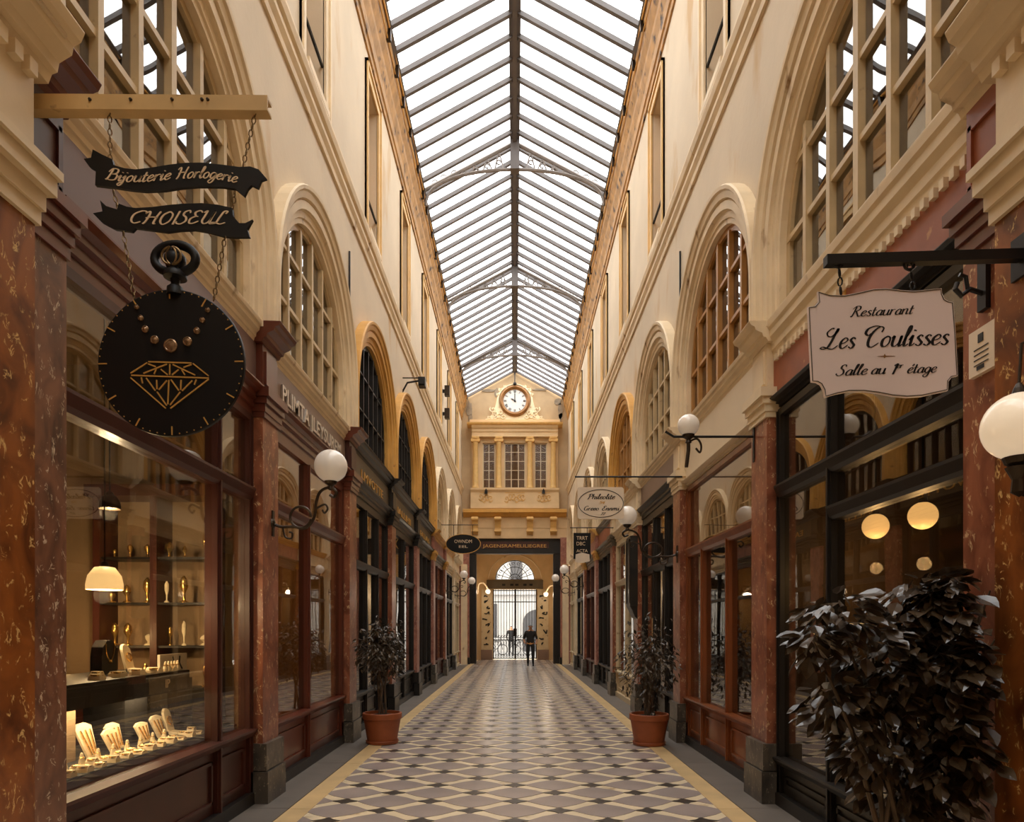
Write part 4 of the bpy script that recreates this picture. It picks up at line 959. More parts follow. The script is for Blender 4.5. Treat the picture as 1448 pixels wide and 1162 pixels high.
# watch bow and crown
ox, oz = Z8(495, 140); k_ = YJ/F/3.873
mb = MB(); mb.tube([(ox+112*k_*math.cos(R(a)), YJ, oz+78*k_*math.sin(R(a))) for a in range(0,360,12)], 24*k_, 10, closed=True); mb.build('watch_bow', BLK, js, smooth=True)
for q in (-52, -26, 0, 26, 52):
    mb = MB(); mb.tube([(ox+q*k_*math.cos(R(a)), YJ-.036, oz-5*k_+48*k_*math.sin(R(a))) for a in range(-80,81,16)], 7*k_, 6); mb.build('crown_rib', CHAINM if q else BLK, js)
mb = MB(); mb.lathe([(.001,oz+52*k_),(30*k_,oz+45*k_),(55*k_,oz+10*k_),(55*k_,oz-20*k_),(40*k_,oz-60*k_),(60*k_,oz-85*k_),(60*k_,oz-105*k_),(25*k_,oz-112*k_),(22*k_,oz-140*k_),(42*k_,oz-160*k_),(44*k_,oz-200*k_),(.001,oz-200*k_)], (ox, YJ, 0), 16); mb.build('watch_crown', BLK, js, smooth=True, angle=50)

# ---- restaurant sign
YR_ = 2.92
rs_ = thing('restaurant_sign', 'pale scalloped board reading Les Coulisses on black iron bracket', 'hanging sign', (2.18, YR_, 3.2))
x0, z0 = P(1167, 369, YR_); x1, z1 = P(1448, 361, YR_)
mb = MB(); mb.prism([(x0, z0-.022), (2.19, z1-.022), (2.19, z1+.022), (x0, z0+.02)], lambda p, d: (p[0], d, p[1]), YR_-.02, YR_+.02); mb.build('bracket_bar', IRON, rs_)
mb = MB(); mb.box(2.165, 2.19, YR_-.06, YR_+.06, z1-.09, z1+.09); mb.build('wall_plate', IRON, rs_)
Q = lambda x, y: P(1048+x/2.905, 300+y/2.905, YR_)
edge = [(312,328),(360,342),(420,344),(480,332),(540,318),(590,315),(650,322),(710,326),(770,320),(820,315),(822,335),(832,358),(848,368),(868,372),(878,500),(887,674),(862,680),(848,698),(846,735),(800,745),(740,758),(680,762),(620,757),(560,745),(500,738),(440,738),(390,748),(342,762),(338,735),(325,710),(308,700),(287,698),(280,560),(272,392),(298,388),(316,368)]
bpoly = [Q(*p) for p in edge]; mx_, mz_ = sum(p[0] for p in bpoly)/len(bpoly), sum(p[1] for p in bpoly)/len(bpoly)
mb = MB(); mb.prism(bpoly, flat(YR_+.006), 0, .012); board = mb.build('board', SIGNW, rs_)
mb = MB(); q = [(mx_+(p[0]-mx_)*.985, YR_-.007, mz_+(p[1]-mz_)*.98) for p in bpoly]; mb.tube(q, .0022, 5, closed=True); mb.build('edge_line', WGRY, board)
def board_text(text, size_px, xa, xb, ya, yb, special=None, wmin=.05, wmax=.2, slant=.3, nm='lettering', mt=INK):
    polys, w = script(text, size_px/2.905*YR_/F, wmin=wmin, wmax=wmax, slant=slant, special=special)
    (X0, Z0), (X1, Z1) = Q(xa, ya), Q(xb, yb); mb = MB()
    def fn(p, d): t = p[0]/w; return (X0+(X1-X0)*t, YR_-.006-d, Z0+(Z1-Z0)*t+p[1])
    script_mesh(mb, polys, fn, .002); return mb.build(nm, mt, board)
board_text('Restaurant', 22, 447, 700, 432, 420, wmin=.06, wmax=.24, nm='restaurant_lettering')
SP = {'L': SWASH_L, 'C': SWASH_C}
board_text('Les', 43, 330, 462, 566, 560, SP, .06, .26, nm='name_lettering'); board_text('Coulisses', 43, 490, 845, 558, 546, SP, .06, .26, nm='name_lettering')
board_text('Salle', 23, 385, 512, 674, 669, None, .06, .26, nm='floor_lettering'); board_text('au', 23, 528, 588, 668, 666, None, .06, .26, nm='floor_lettering')
board_text('1', 23, 608, 632, 668, 667, None, .06, .26, nm='floor_lettering'); board_text('er', 12, 634, 660, 642, 641, None, .08, .28, nm='floor_lettering'); board_text('étage', 23, 676, 796, 664, 660, None, .06, .26, nm='floor_lettering')
mb = MB(); ax, az = Q(586, 594); w = .009
mb.prism([(ax-.03,az),(ax-.004,az+.002),(ax,az+.011),(ax+.004,az+.002),(ax+.045,az+.001),(ax+.004,az-.002),(ax,az-.009),(ax-.004,az-.002)], flat(YR_-.006), 0, .002); mb.build('star_ornament', CLKB, board)
for (xa, ya, xb, yb) in ((400,195,410,340), (690,205,708,322)):
    (X0,Z0), (X1,Z1) = Q(xa, ya), Q(xb, yb); mb = MB(); chain(mb, (X0,YR_,Z0), (X1,YR_,Z1), .012, .0035); mb.build('chain', IRON, rs_)
    mb = MB(); mb.tube([(X0+p[0], YR_, Z0+p[1]) for p in arcpts(0,-.01,.022,90,360,8)], .006, 6); mb.build('hook', IRON, rs_)
# iron hook bracket and menu box on the flanking pilaster
hk = thing('iron_hook', 'black iron hook bracket fixed on the red marble beside the restaurant', 'hook', (2.26, 3.27, 3.2))
mb = MB(); mb.box(2.235, 2.262, 3.24, 3.30, 3.12, 3.36); mb.tube([(2.24,3.27,3.2),(2.18,3.27,3.22),(2.14,3.27,3.19),(2.11,3.27,3.22),(2.12,3.27,3.25)], .012, 8); mb.tube([(2.17,3.27,3.22),(2.16,3.27,3.28),(2.13,3.27,3.29)], .010, 8); mb.build('hook_arm', IRON, hk)
mn = thing('menu_plaque', 'small cream menu plaque fixed on red marble below the iron hook', 'plaque', (2.26, 3.27, 2.82))
mb = MB(); mb.box(2.235, 2.262, 3.18, 3.36, 2.82, 3.04); q = mb.build('plaque_board', SIGNC, mn)
mb = MB(); mb.box(2.231, 2.236, 3.255, 3.29, 2.97, 3.01)
for i in range(4): mb.box(2.232, 2.236, 3.22, 3.32, 2.94-.025*i, 2.944-.025*i)
mb.box(2.232, 2.236, 3.25, 3.30, 2.84, 2.86); mb.build('printed_menu', INK, q)['kind'] = 'stuff'

# ---- smaller far signs
def far_sign(label, Y, s, barpx, outline, barw=.012):
    (xa, za), (xb, zb) = P(barpx[0], barpx[2], Y), P(barpx[1], barpx[2], Y)
    t = thing('hanging_sign', label, 'hanging sign', (xb, Y, za))
    mb = MB(); mb.tube([(xa, Y, za), (s*2.30, Y, za)], barw, 6); mb.build('bracket_bar', IRON, t)
    return t, za
Yp = bnd(2)-.25
ps, za = far_sign('cream rectangular board with oval border and black script, hanging over the right arcade', Yp, 1, (813, 945, 674), None)
ps['label'] = 'cream rectangular hanging board with oval border and black script lettering'
(xa, zb), (xb, zt) = P(816.5, 734, Yp), P(882, 689, Yp)
rr = .04; mb = MB(); mb.prism([(xa+p[0], zb+p[1]) for p in arcpts(rr,rr,rr,180,270,4)]+[(xb-rr+p[0], zb+p[1]) for p in arcpts(0,rr,rr,270,360,4)]+[(xb-rr+p[0], zt-rr+p[1]) for p in arcpts(0,0,rr,0,90,4)]+[(xa+rr+p[0], zt-rr+p[1]) for p in arcpts(0,0,rr,90,180,4)], flat(Yp), 0, .02); bd = mb.build('board', SIGNC, ps)
mxp, mzp = (xa+xb)/2, (zb+zt)/2
mb = MB(); mb.tube([(mxp+.31*math.cos(R(a)), Yp-.021, mzp-.005+.19*math.sin(R(a))) for a in range(0,360,10)], .005, 5, closed=True); mb.build('oval_border', INK, bd)
for (t_, sz, x0, x1, dz, m_) in (('Phileolite', .066, -.18, .19, .055, INK), ('54', .028, -.03, .05, -.01, GOLD), ('Greeo', .058, -.24, -.03, -.10, INK), ('Ennmi', .058, .01, .25, -.10, INK), ('77', .026, -.01, .05, -.165, INK)):
    polys, w = script(t_, sz*.55 if sz > .05 else sz*.7, wmin=.14, wmax=.28); k = (x1-x0)/w; mb = MB()
    script_mesh(mb, polys, lambda p, d: (mxp+x0+p[0]*k, Yp-.021-d, mzp+dz+p[1]), .002); mb.build('lettering', m_, bd)
for x in (-.2, .2): mb = MB(); chain(mb, (mxp+x, Yp-.01, zt), (mxp+x, Yp-.01, za), .015, .004); mb.build('chain', IRON, ps)
Yb_ = bnd(4)-.2
bs, za = far_sign('black rectangular hanging sign with white lettering and a white shield', Yb_, 1, (806, 840, 746), None)
(xa, zb), (xb, zt) = P(811, 790, Yb_), P(835, 753.5, Yb_)
mb = MB(); mb.box(xa, xb, Yb_-.02, Yb_+.02, zb, zt); bd = mb.build('board', BLK, bs)
mxp = (xa+xb)/2
text_mesh('TRRT', .12, lambda p, d: (mxp+p[0], Yb_-.02-d, zt-.16+p[1]), 'lettering', CREAMT, bd, t=.004, width=.26)
text_mesh('DBC', .12, lambda p, d: (mxp-.03+p[0], Yb_-.02-d, zt-.29+p[1]), 'lettering', CREAMT, bd, t=.004, width=.2)
text_mesh('ACTA', .10, lambda p, d: (mxp+p[0], Yb_-.02-d, zt-.45+p[1]), 'lettering', CREAMT, bd, t=.004, width=.26)
mb = MB(); mb.prism([(mxp-.16,zt-.68),(mxp-.15,zt-.5),(mxp,zt-.46),(mxp+.17,zt-.5),(mxp+.18,zt-.66),(mxp,zt-.70)], flat(Yb_-.02), 0, .006); mb.build('shield', SIGNC, bd)
for x in (-.12,.12): mb = MB(); mb.tube([(mxp+x, Yb_, zt), (mxp+x, Yb_, za)], .008, 5); mb.build('hanger', IRON, bs)
Yo_ = bnd(6)-1.2
os_, za = far_sign('black oval hanging sign with small cream lettering', Yo_, -1, (676, 620, 742), None)
ox_, oz_ = P(655, 769, Yo_); rx, rz = 24.5*Yo_/F, 13.7*Yo_/F
mb = MB(); mb.prism([(ox_+rx*math.cos(R(a)), oz_+rz*math.sin(R(a))) for a in range(0,360,8)], flat(Yo_+.02), 0, .04); bd = mb.build('board', BLK, os_)
mb = MB(); mb.tube([(ox_+rx*math.cos(R(a)), Yo_-.02, oz_+rz*math.sin(R(a))) for a in range(0,360,10)], .012, 5, closed=True); mb.build('rim', GOLD, bd)
text_mesh('OWNDM', .15, lambda p, d: (ox_+p[0], Yo_-.02-d, oz_+.03+p[1]), 'lettering', CREAMT, bd, t=.004, width=.55)
text_mesh('EEL', .11, lambda p, d: (ox_+p[0], Yo_-.02-d, oz_-.12+p[1]), 'lettering', CREAMT, bd, t=.004, width=.28)
for x in (-.3,.3): mb = MB(); mb.tube([(ox_+x, Yo_, oz_+.2), (ox_+x, Yo_, za)], .01, 5); mb.build('hanger', IRON, os_)

# ================================================================== WALL LAMPS
def globe_lamp(s, y, xw, zg, xg, r, label, gm=None, power=0, style='scroll', group=None):
    """xw: |x| of the pilaster face, xg: |x| of the globe centre"""
    t = thing('wall_lamp', label, 'wall lamp', (s*xw, y, zg-.55), group)
    L_ = xw-xg; k = L_/.56
    e = lambda u, v: (s*(xw-u*k), y, zg-.54+v)      # u = distance from wall, v = height over plate
    if style == 'scroll':
        mb = MB(); mb.lathe([(.001,0),(.05,0),(.045,.015),(.02,.025),(.001,.03)], (s*xw, y, zg-.54), 14, fn=lambda p: (-s*p[2], p[0], p[1])); mb.box(s*xw, s*(xw-.012), y-.025, y+.025, zg-.66, zg-.42); mb.build('wall_plate', IRONW, t)
        mb = MB(); mb.tube([e(*p) for p in cr([(0,0),(.08,-.03),(.2,-.03),(.32,-.04),(.4,.06),(.42,.2),(.46,.3),(.55,.34),(.61,.3),(.59,.25),(.55,.27)], 6)], .014, 8); mb.build('arm', IRONW, t)
        mb = MB(); mb.tube([e(p[0]/1, p[1]) for p in arcpts(.27,.06,.1,0,350,24)], .012, 8); mb.build('ring', IRONW, t)
        mb = MB(); mb.tube([e(*p) for p in cr([(.42,.14),(.5,.18),(.53,.14),(.5,.1),(.48,.13)], 5)], .01, 6); mb.build('scroll', IRONW, t); mb = MB(); mb.tube([e(*p) for p in cr([(.1,-.02),(.12,-.12),(.18,-.14),(.19,-.09),(.16,-.08)], 5)], .01, 6); mb.build('scroll', IRONW, t)
    elif style == 'bar':
        mb = MB(); mb.tube([(s*xw, y, zg-.11), (s*(xg-.14), y, zg-.11), (s*(xg-.22), y, zg-.06)], .012, 8); mb.box(s*xw, s*(xw-.01), y-.02, y+.02, zg-.35, zg+.05); mb.build('arm', IRON, t)
        mb = MB(); mb.tube([(s*xg, y, zg-.1), (s*xg, y, zg-.24), (s*(xg-.02), y, zg-.4)], .018, 8); mb.tube([(s*(xg+q[0]), y, zg-.16+q[1]) for q in cr([(.0,.0),(.08,.03),(.12,-.03),(.11,-.1),(.07,-.06)], 5)], .01, 6); mb.build('pendant_drop', IRONW, t)
    else:
        mb = MB(); mb.tube([(s*xw, y, zg-r-.1), (s*(xw-.05), y, zg-r-.16), (s*xg, y, zg-r-.12)], .02, 8); mb.lathe([(.001,-.12),(.03,-.1),(.025,-.05),(.05,.0),(.001,.01)], (s*xg, y, zg-r-.03), 14); mb.build('arm', IRONW, t)
        mb = MB(); mb.lathe([(.03,0),(.02,.03),(.01,.05),(.001,.05)], (s*xg, y, zg+r-.01), 12); mb.tube([(s*xg, y, zg+r+.04), (s*(xg+.01), y, zg+r+.2), (s*(xw), y, zg+r+.26)], .006, 6); mb.build('finial', IRONW, t)
    mb = MB(); mb.lathe([(.012,-.07),(.03,-.06),(.02,-.03),(.05,-.01),(.06,.015),(.045,.02)], (s*xg, y, zg-r-.005), 16); mb.build('cup', IRONW, t)
    mb = MB(); mb.sphere((s*xg, y, zg), r, 32, 20); g = mb.build('globe', gm or GLOBE, t, smooth=True)
    if power:
        l = bpy.data.lights.new('lamp_light', 'POINT'); l.energy = power; l.color = (1, .72, .42); l.shadow_soft_size = r
        o = bpy.data.objects.new('lamp_light', l); COL.objects.link(o); o.parent = t; o.location = Vector((s*xg, y, zg))-Vector(t.location)
        g.visible_shadow = True
    return t
xg, zg = P(469, 660, 6.45); globe_lamp(-1, 6.42, 2.28, zg, -xg, .153, 'opal globe lamp on a scrolled bronze arm beside the silver-lettered shopfront')
xg, zg = P(973.5, 601, 6.5); globe_lamp(1, 6.5, 2.28, zg, xg, .102, 'small opal globe lamp on a straight iron bar beside the orange-brown shopfront', style='bar')
xg, zg = P(887, 729, bnd(2)-.05); globe_lamp(1, bnd(2)-.05, 2.28, zg, xg, .135, 'opal globe lamp on a scrolled arm beside the potted shrub by the black shopfront')
xg, zg = P(1441, 603, 2.75); globe_lamp(1, 2.75, 2.18, zg, xg, .134, 'lit opal globe lamp on the orange marble pier by the restaurant', gm=GLOBEL, style='cap')
for (px, py, Y, s, r, lab) in ((656,812,bnd(6),-1,.13,'opal globe lamp on a scrolled arm past the black oval sign'), (667,821,bnd(7),-1,.14,'opal globe lamp on the last cream pilaster of the jeweller side'),
    (798,805,bnd(6),1,.15,'opal globe lamp on a scrolled arm past the black rectangular sign'), (785.5,817,bnd(7),1,.145,'opal globe lamp on the last cream pilaster of the restaurant side')):
    xg, zg = P(px, py, Y); globe_lamp(s, Y, 2.28, zg, abs(xg), r, lab)
for s, px, py in ((-1,690,836), (1,772,840)):
    Y = 33.0; xg, zg = P(px, py, Y); t = thing('door_lamp', 'small white lamp on a curved arm at the gate, %s side' % ('jeweller' if s < 0 else 'restaurant'), 'wall lamp', (s*2.05, Y, zg))
    mb = MB(); mb.tube([(s*2.06, Y, zg-.2)]+[(xg+s*q[0], Y, zg+q[1]) for q in cr([(.5,-.1),(.45,.35),(.2,.4),(0,.1)], 5)], .04, 8); mb.build('arm', PLT, t)
    mb = MB(); mb.sphere((xg, Y, zg), .13, 16, 10); mb.build('globe', GLOBEL, t, smooth=True)
    l = bpy.data.lights.new('lamp_light', 'POINT'); l.energy = 22; l.color = (1,.85,.66); l.shadow_soft_size = .13; o = bpy.data.objects.new('lamp_light', l); COL.objects.link(o); o.parent = t; o.location = (xg-s*2.05, -.2, -.05)

# small fittings on the upper walls
fb = thing('floodlight', 'small black floodlight on a curved bracket high on the jeweller side wall', 'floodlight', (-2.35, 14.3, 6.8))
xg, zg = P(597, 541, 14.3)
mb = MB(); mb.tube([(-2.36,14.3,zg-.2),(-2.25,14.3,zg),(xg,14.3,zg+.05)], .02, 6); mb.tube([(-2.36,14.3,zg+.1),(xg,14.3,zg+.1)], .012, 6); mb.build('arm', IRON, fb); mb = MB(); mb.box(xg-.07, xg+.07, 14.2, 14.4, zg-.09, zg+.09); mb.box(xg-.05, xg+.05, 14.16, 14.2, zg-.07, zg+.07); mb.build('lamp_head', IRON, fb)
for i, (py, lab) in enumerate(((553,'dark box security camera high on the jeweller side wall, upper of two'), (585,'dark box security camera high on the jeweller side wall, lower of two'))):
    Y = 22.2; xx, zz = P(631, py, Y); t = thing('wall_camera', lab, 'security camera', (-2.35, Y, zz-.15))
    mb = MB(); mb.box(-2.36, -2.28, Y-.03, Y+.03, zz-.05, zz+.05); mb.build('bracket', IRON, t); mb = MB(); mb.box(-2.28, -2.12, Y-.1, Y+.1, zz-.16, zz+.16); mb.box(-2.27, -2.13, Y-.11, Y-.1, zz-.14, zz+.14); mb.build('case', IRONW, t)  # the two dark boxes model security cameras
mb = MB(); mb.tube([(-2.35+.02, 9.62, 6.9), (-2.33, 9.62, 6.4), (-2.335, 9.63, 5.9), (-2.33, 9.62, 5.3)], .014, 6); tag(mb.build('wall_cable', IRON), 'thin dark cable running down cream wall between arches on jeweller side', 'cable')
mb = MB(); mb.tube([(2.33, 9.62, 6.9), (2.33, 9.62, 6.3), (2.335, 9.63, 5.8), (2.33, 9.62, 5.2)], .014, 6); tag(mb.build('wall_cable', IRON), 'thin dark cable running down cream wall between arches on restaurant side', 'cable')
# black wall vitrine
vt = thing('wall_vitrine', 'black ornate display case on the pilaster between black and cream shopfronts', 'display case', (2.28, bnd(3), 1.9))
mb = MB(); mb.box(2.14, 2.28, bnd(3)-.22, bnd(3)+.22, 2.0, 3.3); mb.prism([(0,0),(.14,.0),(.1,-.08),(.05,-.2),(0,-.24)], lambda p, d: (2.28-p[0], d, 2.0+p[1]), bnd(3)-.2, bnd(3)+.2); mb.build('case', WBLK, vt)
mb = MB(); mb.box(2.125, 2.14, bnd(3)-.2, bnd(3)-.16, 2.05, 3.25); mb.box(2.125, 2.14, bnd(3)+.16, bnd(3)+.2, 2.05, 3.25); mb.box(2.125, 2.14, bnd(3)-.2, bnd(3)+.2, 3.2, 3.25); mb.build('moulding', IRONW, vt)

# ================================================================== POTTED PLANTS
def leaf_mesh(name, l, w, material):
    pts = [(0,0,0),(.25*l,.38*w,.02*l),(.55*l,.5*w,.03*l),(.8*l,.28*w,.0),(l,0,-.08*l),(.8*l,-.28*w,.0),(.55*l,-.5*w,.03*l),(.25*l,-.38*w,.02*l),(.3*l,0,-.03*l),(.65*l,0,-.03*l)]
    fs = [(0,8,1),(1,8,9,2),(2,9,3),(3,9,4),(4,9,5),(5,9,6),(6,9,8,7),(7,8,0)]
    return pts, fs
def leaf_matrix(rnd, pos, out, droop=.3):
    o = Vector(out); o.z += rnd.uniform(-.5,.25)-droop*.3
    if o.length < 1e-3: o = Vector((1,0,0))
    o.normalize(); side = o.cross(Vector((0,0,1)))
    if side.length < 1e-3: side = Vector((1,0,0))
    side.normalize(); up = side.cross(o)
    a = rnd.uniform(-.7,.7); s2 = side*math.cos(a)+up*math.sin(a); u2 = s2.cross(o)
    return Matrix(((o.x,s2.x,u2.x,pos[0]),(o.y,s2.y,u2.y,pos[1]),(o.z,s2.z,u2.z,pos[2]),(0,0,0,1)))
def pot(t, x, y, r1, r0, h, saucer=True):
    mb = MB(); mb.lathe([(.001,.03),(r0,.03),(r0+(r1-r0)*.75,h*.78),(r1*.94,h*.8),(r1,h*.82),(r1,h*.98),(r1*.97,h),(r1*.9,h),(r1*.88,h*.9),(.001,h*.88)], (x,y,0), 32); mb.build('pot', TERRA, t, smooth=True, angle=35)
    if saucer: mb = MB(); mb.lathe([(.001,.012),(r0*1.08,.012),(r0*1.12,.05),(r0*1.1,.055),(r0*1.0,.04),(.001,.035)], (x,y,0), 32); mb.build('saucer', TERRA, t, smooth=True, angle=35)
    mb = MB(); mb.lathe([(r1*.86,h*.88),(r1*.5,h*.93),(.001,h*.94)], (x,y,0), 20); mb.build('soil', SOIL, t)
def shrub(label, x, y, seed, zc, rx, rz, nst, dense):
    r_ = random.Random(seed); t = thing('potted_shrub', label, 'potted plant', (x, y, 0)); h = .43
    pot(t, x, y, .268, .20, h)
    tips = []
    for i in range(nst):
        a = r_.uniform(0, 6.28); b = (x+.05*math.cos(a), y+.05*math.sin(a), h*.9); m_ = (x+.07*math.cos(a+1), y+.07*math.sin(a), .8); e_ = (x+rx*.5*math.cos(a), y+rx*.5*math.sin(a), zc+r_.uniform(-.1,.35)*rz)
        mb = MB(); mb.tube(cr([b, m_, e_], 5) if False else [b, m_, e_], .014, 6, rs=[.018,.014,.006]); mb.build('stem', BARK, t); tips.append(e_)
    lv = MB(); tw = MB(); pts, fs = leaf_mesh('leaf', .085, .034, LEAF2)
    for i in range(dense):
        while True:
            q = Vector((r_.uniform(-1,1), r_.uniform(-1,1), r_.uniform(-1,1)))
            if q.length < 1 and q.length > .25: break
        wob = 1+.2*math.sin(q.x*9+seed)+.2*math.sin(q.z*11+q.y*5)+(.12*math.sin(q.z*7+seed) if seed == 8 else 0)
        if seed == 8: q.x, q.y = q.x*(1.25-.2*abs(q.z)), q.y*(1.1)
        q.z = q.z if seed == 3 else max(-1, min(.9, q.z*1.05))
        p = Vector((x+q.x*rx*wob, y+q.y*rx*wob, zc+q.z*rz*wob))
        p.x = max(-2.17, min(2.17, p.x))
        M_ = leaf_matrix(r_, p, (q.x*.5+r_.uniform(-.8,.8), q.y*.5+r_.uniform(-.8,.8), q.z*.2+r_.uniform(-.6,.3)), 1.2); k = r_.uniform(.55,1.1)
        lv.add([M_ @ (Vector(v)*k) for v in pts], fs)
        if i % 14 == 0: tw.tube([r_.choice(tips), p], .004, 4)
    lv.build('foliage', LEAF2, t)['kind'] = 'stuff'; tw.build('twigs', BARK, t)['kind'] = 'stuff'
    return t
shrub('dense round-headed shrub in terracotta pot before the black shopfronts on the jeweller side', -1.83, 9.42, 3, 1.28, .30, .40, 4, 1500)
shrub('loose leggy shrub in terracotta pot before the black shopfront on the restaurant side', 1.83, 9.3, 8, 1.14, .31, .52, 7, 900)
# large dark plant by the restaurant
bp_ = thing('large_potted_plant', 'large bushy dark-leaved plant in front of the restaurant window', 'potted plant', (1.85, 3.35, 0))
pot(bp_, 1.85, 3.35, .28, .2, .5)
r_ = random.Random(42); clumps = []
def PC(px, py, Y): x, z = P(px, py, Y); return Vector((x, Y, z))
for (px, py, Y, rad) in ((1185,870,3.25,.14),(1150,905,3.2,.10),(1230,905,3.3,.17),(1290,870,3.35,.17),(1340,860,3.3,.16),(1395,850,3.2,.14),(1300,930,3.25,.2),(1370,930,3.25,.2),(1410,900,3.1,.13),(1240,970,3.3,.17),(1180,990,3.3,.13),(1320,1000,3.3,.22),(1400,990,3.1,.16),(1240,1050,3.35,.19),(1330,1070,3.3,.22),(1410,1060,3.1,.17),(1270,1110,3.4,.2),(1370,1130,3.25,.2),(1420,940,3.05,.1),(1310,835,3.35,.1),(1400,835,3.2,.08)):
    clumps.append((PC(px,py,Y), rad))
for (c, rad) in clumps:
    b = Vector((1.85+r_.uniform(-.1,.1), 3.35+r_.uniform(-.1,.1), .44)); m_ = (b+c)/2+Vector((0,0,.12))
    mb = MB(); mb.tube([b, m_, c], .01, 6, rs=[.014,.01,.004]); mb.build('branch', BARK, bp_)
pts, fs = leaf_mesh('leaf', .105, .06, LEAF); 
lm = bpy.data.meshes.new('leaf'); lm.from_pydata(pts, [], fs); lm.materials.append(LEAF)
leaves = []
for (c, rad) in clumps:
    for i in range(int(1500*rad*rad*2.0)+14):
        while True:
            q = Vector((r_.uniform(-1,1), r_.uniform(-1,1), r_.uniform(-1,1)))
            if .2 < q.length < 1: break
        p = c+q*rad
        if p.x > 2.08: p.x = 2.08-r_.uniform(0,.12)
        leaves.append((p, leaf_matrix(r_, p, (q.x*1.0, q.y*1.0-.3, q.z*.25), .8), r_.uniform(.65,1.25)))
leaves.sort(key=lambda a: a[0].y-.25*a[0].z)
rest_ = MB()
for i, (p, M_, k) in enumerate(leaves):
    if i < 300:
        o = bpy.data.objects.new('leaf', lm); COL.objects.link(o); o.parent = bp_; o.matrix_local = Matrix.Translation(-Vector(bp_.location)) @ M_ @ Matrix.Scale(k, 4)
    else: rest_.add([M_ @ (Vector(v)*k) for v in pts], fs)
rest_.build('inner_foliage', LEAF, bp_)['kind'] = 'stuff'

# ================================================================== PERSON AT THE GATE
def skin_mesh(joints, edges, radii, sub=2):
    me = bpy.data.meshes.new('tmp'); me.from_pydata(joints, edges, []); o = bpy.data.objects.new('tmp', me); COL.objects.link(o)
    md = o.modifiers.new('s', 'SKIN')
    for i, r in enumerate(radii): me.skin_vertices[0].data[i].radius = (r, r) if not isinstance(r, tuple) else r
    me.skin_vertices[0].data[0].use_root = True
    md2 = o.modifiers.new('d', 'SUBSURF'); md2.levels = sub; md2.render_levels = sub
    dg = bpy.context.evaluated_depsgraph_get(); dg.update(); m2 = bpy.data.meshes.new_from_object(o.evaluated_get(dg)); bpy.data.objects.remove(o); return m2
PXx, PYy = .64, 28.0
J = [(0,0,.95),(0,0,1.15),(0,-.01,1.38),(0,-.01,1.50),(0,-.02,1.60),(0,-.02,1.70),
     (-.09,0,.92),(-.10,-.03,.50),(-.10,.04,.09),(-.10,-.10,.04),
     (.09,0,.92),(.10,-.06,.50),(.11,-.12,.09),(.11,-.25,.04),
     (-.19,-.01,1.40),(-.27,.03,1.13),(-.24,-.12,.98),(-.20,-.17,.93),
     (.19,-.01,1.40),(.27,.04,1.13),(.23,-.10,.97),(.20,-.16,.92)]
E = [(0,1),(1,2),(2,3),(3,4),(4,5),(0,6),(6,7),(7,8),(8,9),(0,10),(10,11),(11,12),(12,13),(2,14),(14,15),(15,16),(16,17),(2,18),(18,19),(19,20),(20,21)]
Rr = [(.16,.11),(.15,.10),(.16,.10),.055,(.075,.09),(.07,.085),(.09,.09),.065,.045,(.045,.035),(.09,.09),.065,.045,(.045,.035),.065,.048,.035,.03,.065,.048,.035,.03]
pm = skin_mesh(J, E, Rr)
for mm in (SHIRT, TROU, SKIN, HAIR, BELT): pm.materials.append(mm)
for p in pm.polygons:
    c = p.center; p.use_smooth = True
    arm = abs(c.x) > .17 and c.z < 1.12
    p.material_index = 2 if (arm or 1.46 < c.z <= 1.60) else (3 if c.z > 1.60 and c.y > -.06 or c.z > 1.67 else (2 if c.z > 1.6 else (0 if c.z > .98 else (4 if c.z > .93 and abs(c.x) < .2 else 1))))
po_ = bpy.data.objects.new('person', pm); COL.objects.link(po_); po_.location = (PXx, PYy, 0); tag(po_, 'person in dark shirt and dark trousers walking near the iron gate', 'person')
# facial features
hd = MB(); hd.tube([(PXx, PYy-.115, 1.66), (PXx, PYy-.135, 1.625), (PXx, PYy-.115, 1.615)], .012, 6); 
po2 = hd.build('nose', SKIN); po2.parent = po_; po2.location = -Vector(po_.location)
for sx in (-1, 1):
    e_ = MB(); e_.sphere((PXx+sx*.035, PYy-.105, 1.665), .012, 8, 6); q = e_.build('eye', INK); q.parent = po_; q.location = -Vector(po_.location)
    e_ = MB(); e_.sphere((PXx+sx*.085, PYy-.02, 1.64), .022, 8, 6); q = e_.build('ear', SKIN); q.parent = po_; q.location = -Vector(po_.location)
# second figure out in the street
J2 = [(-v[0], v[1]*.6, v[2]) for v in J]; pm2 = skin_mesh(J2, E, Rr)
BLKC = mat('black_clothing', (8,8,8), .9, var=0)
for mm in (BLKC, BLKC, SKIN, HAIR): pm2.materials.append(mm)
for p in pm2.polygons:
    c = p.center; p.use_smooth = True; p.material_index = 3 if c.z > 1.64 else (2 if c.z > 1.47 else (0 if c.z > .95 else 1))
p2 = bpy.data.objects.new('person', pm2); COL.objects.link(p2); p2.location = (-.2, 38.2, -.02); tag(p2, 'person in black standing outside in the street behind the iron gate', 'person')
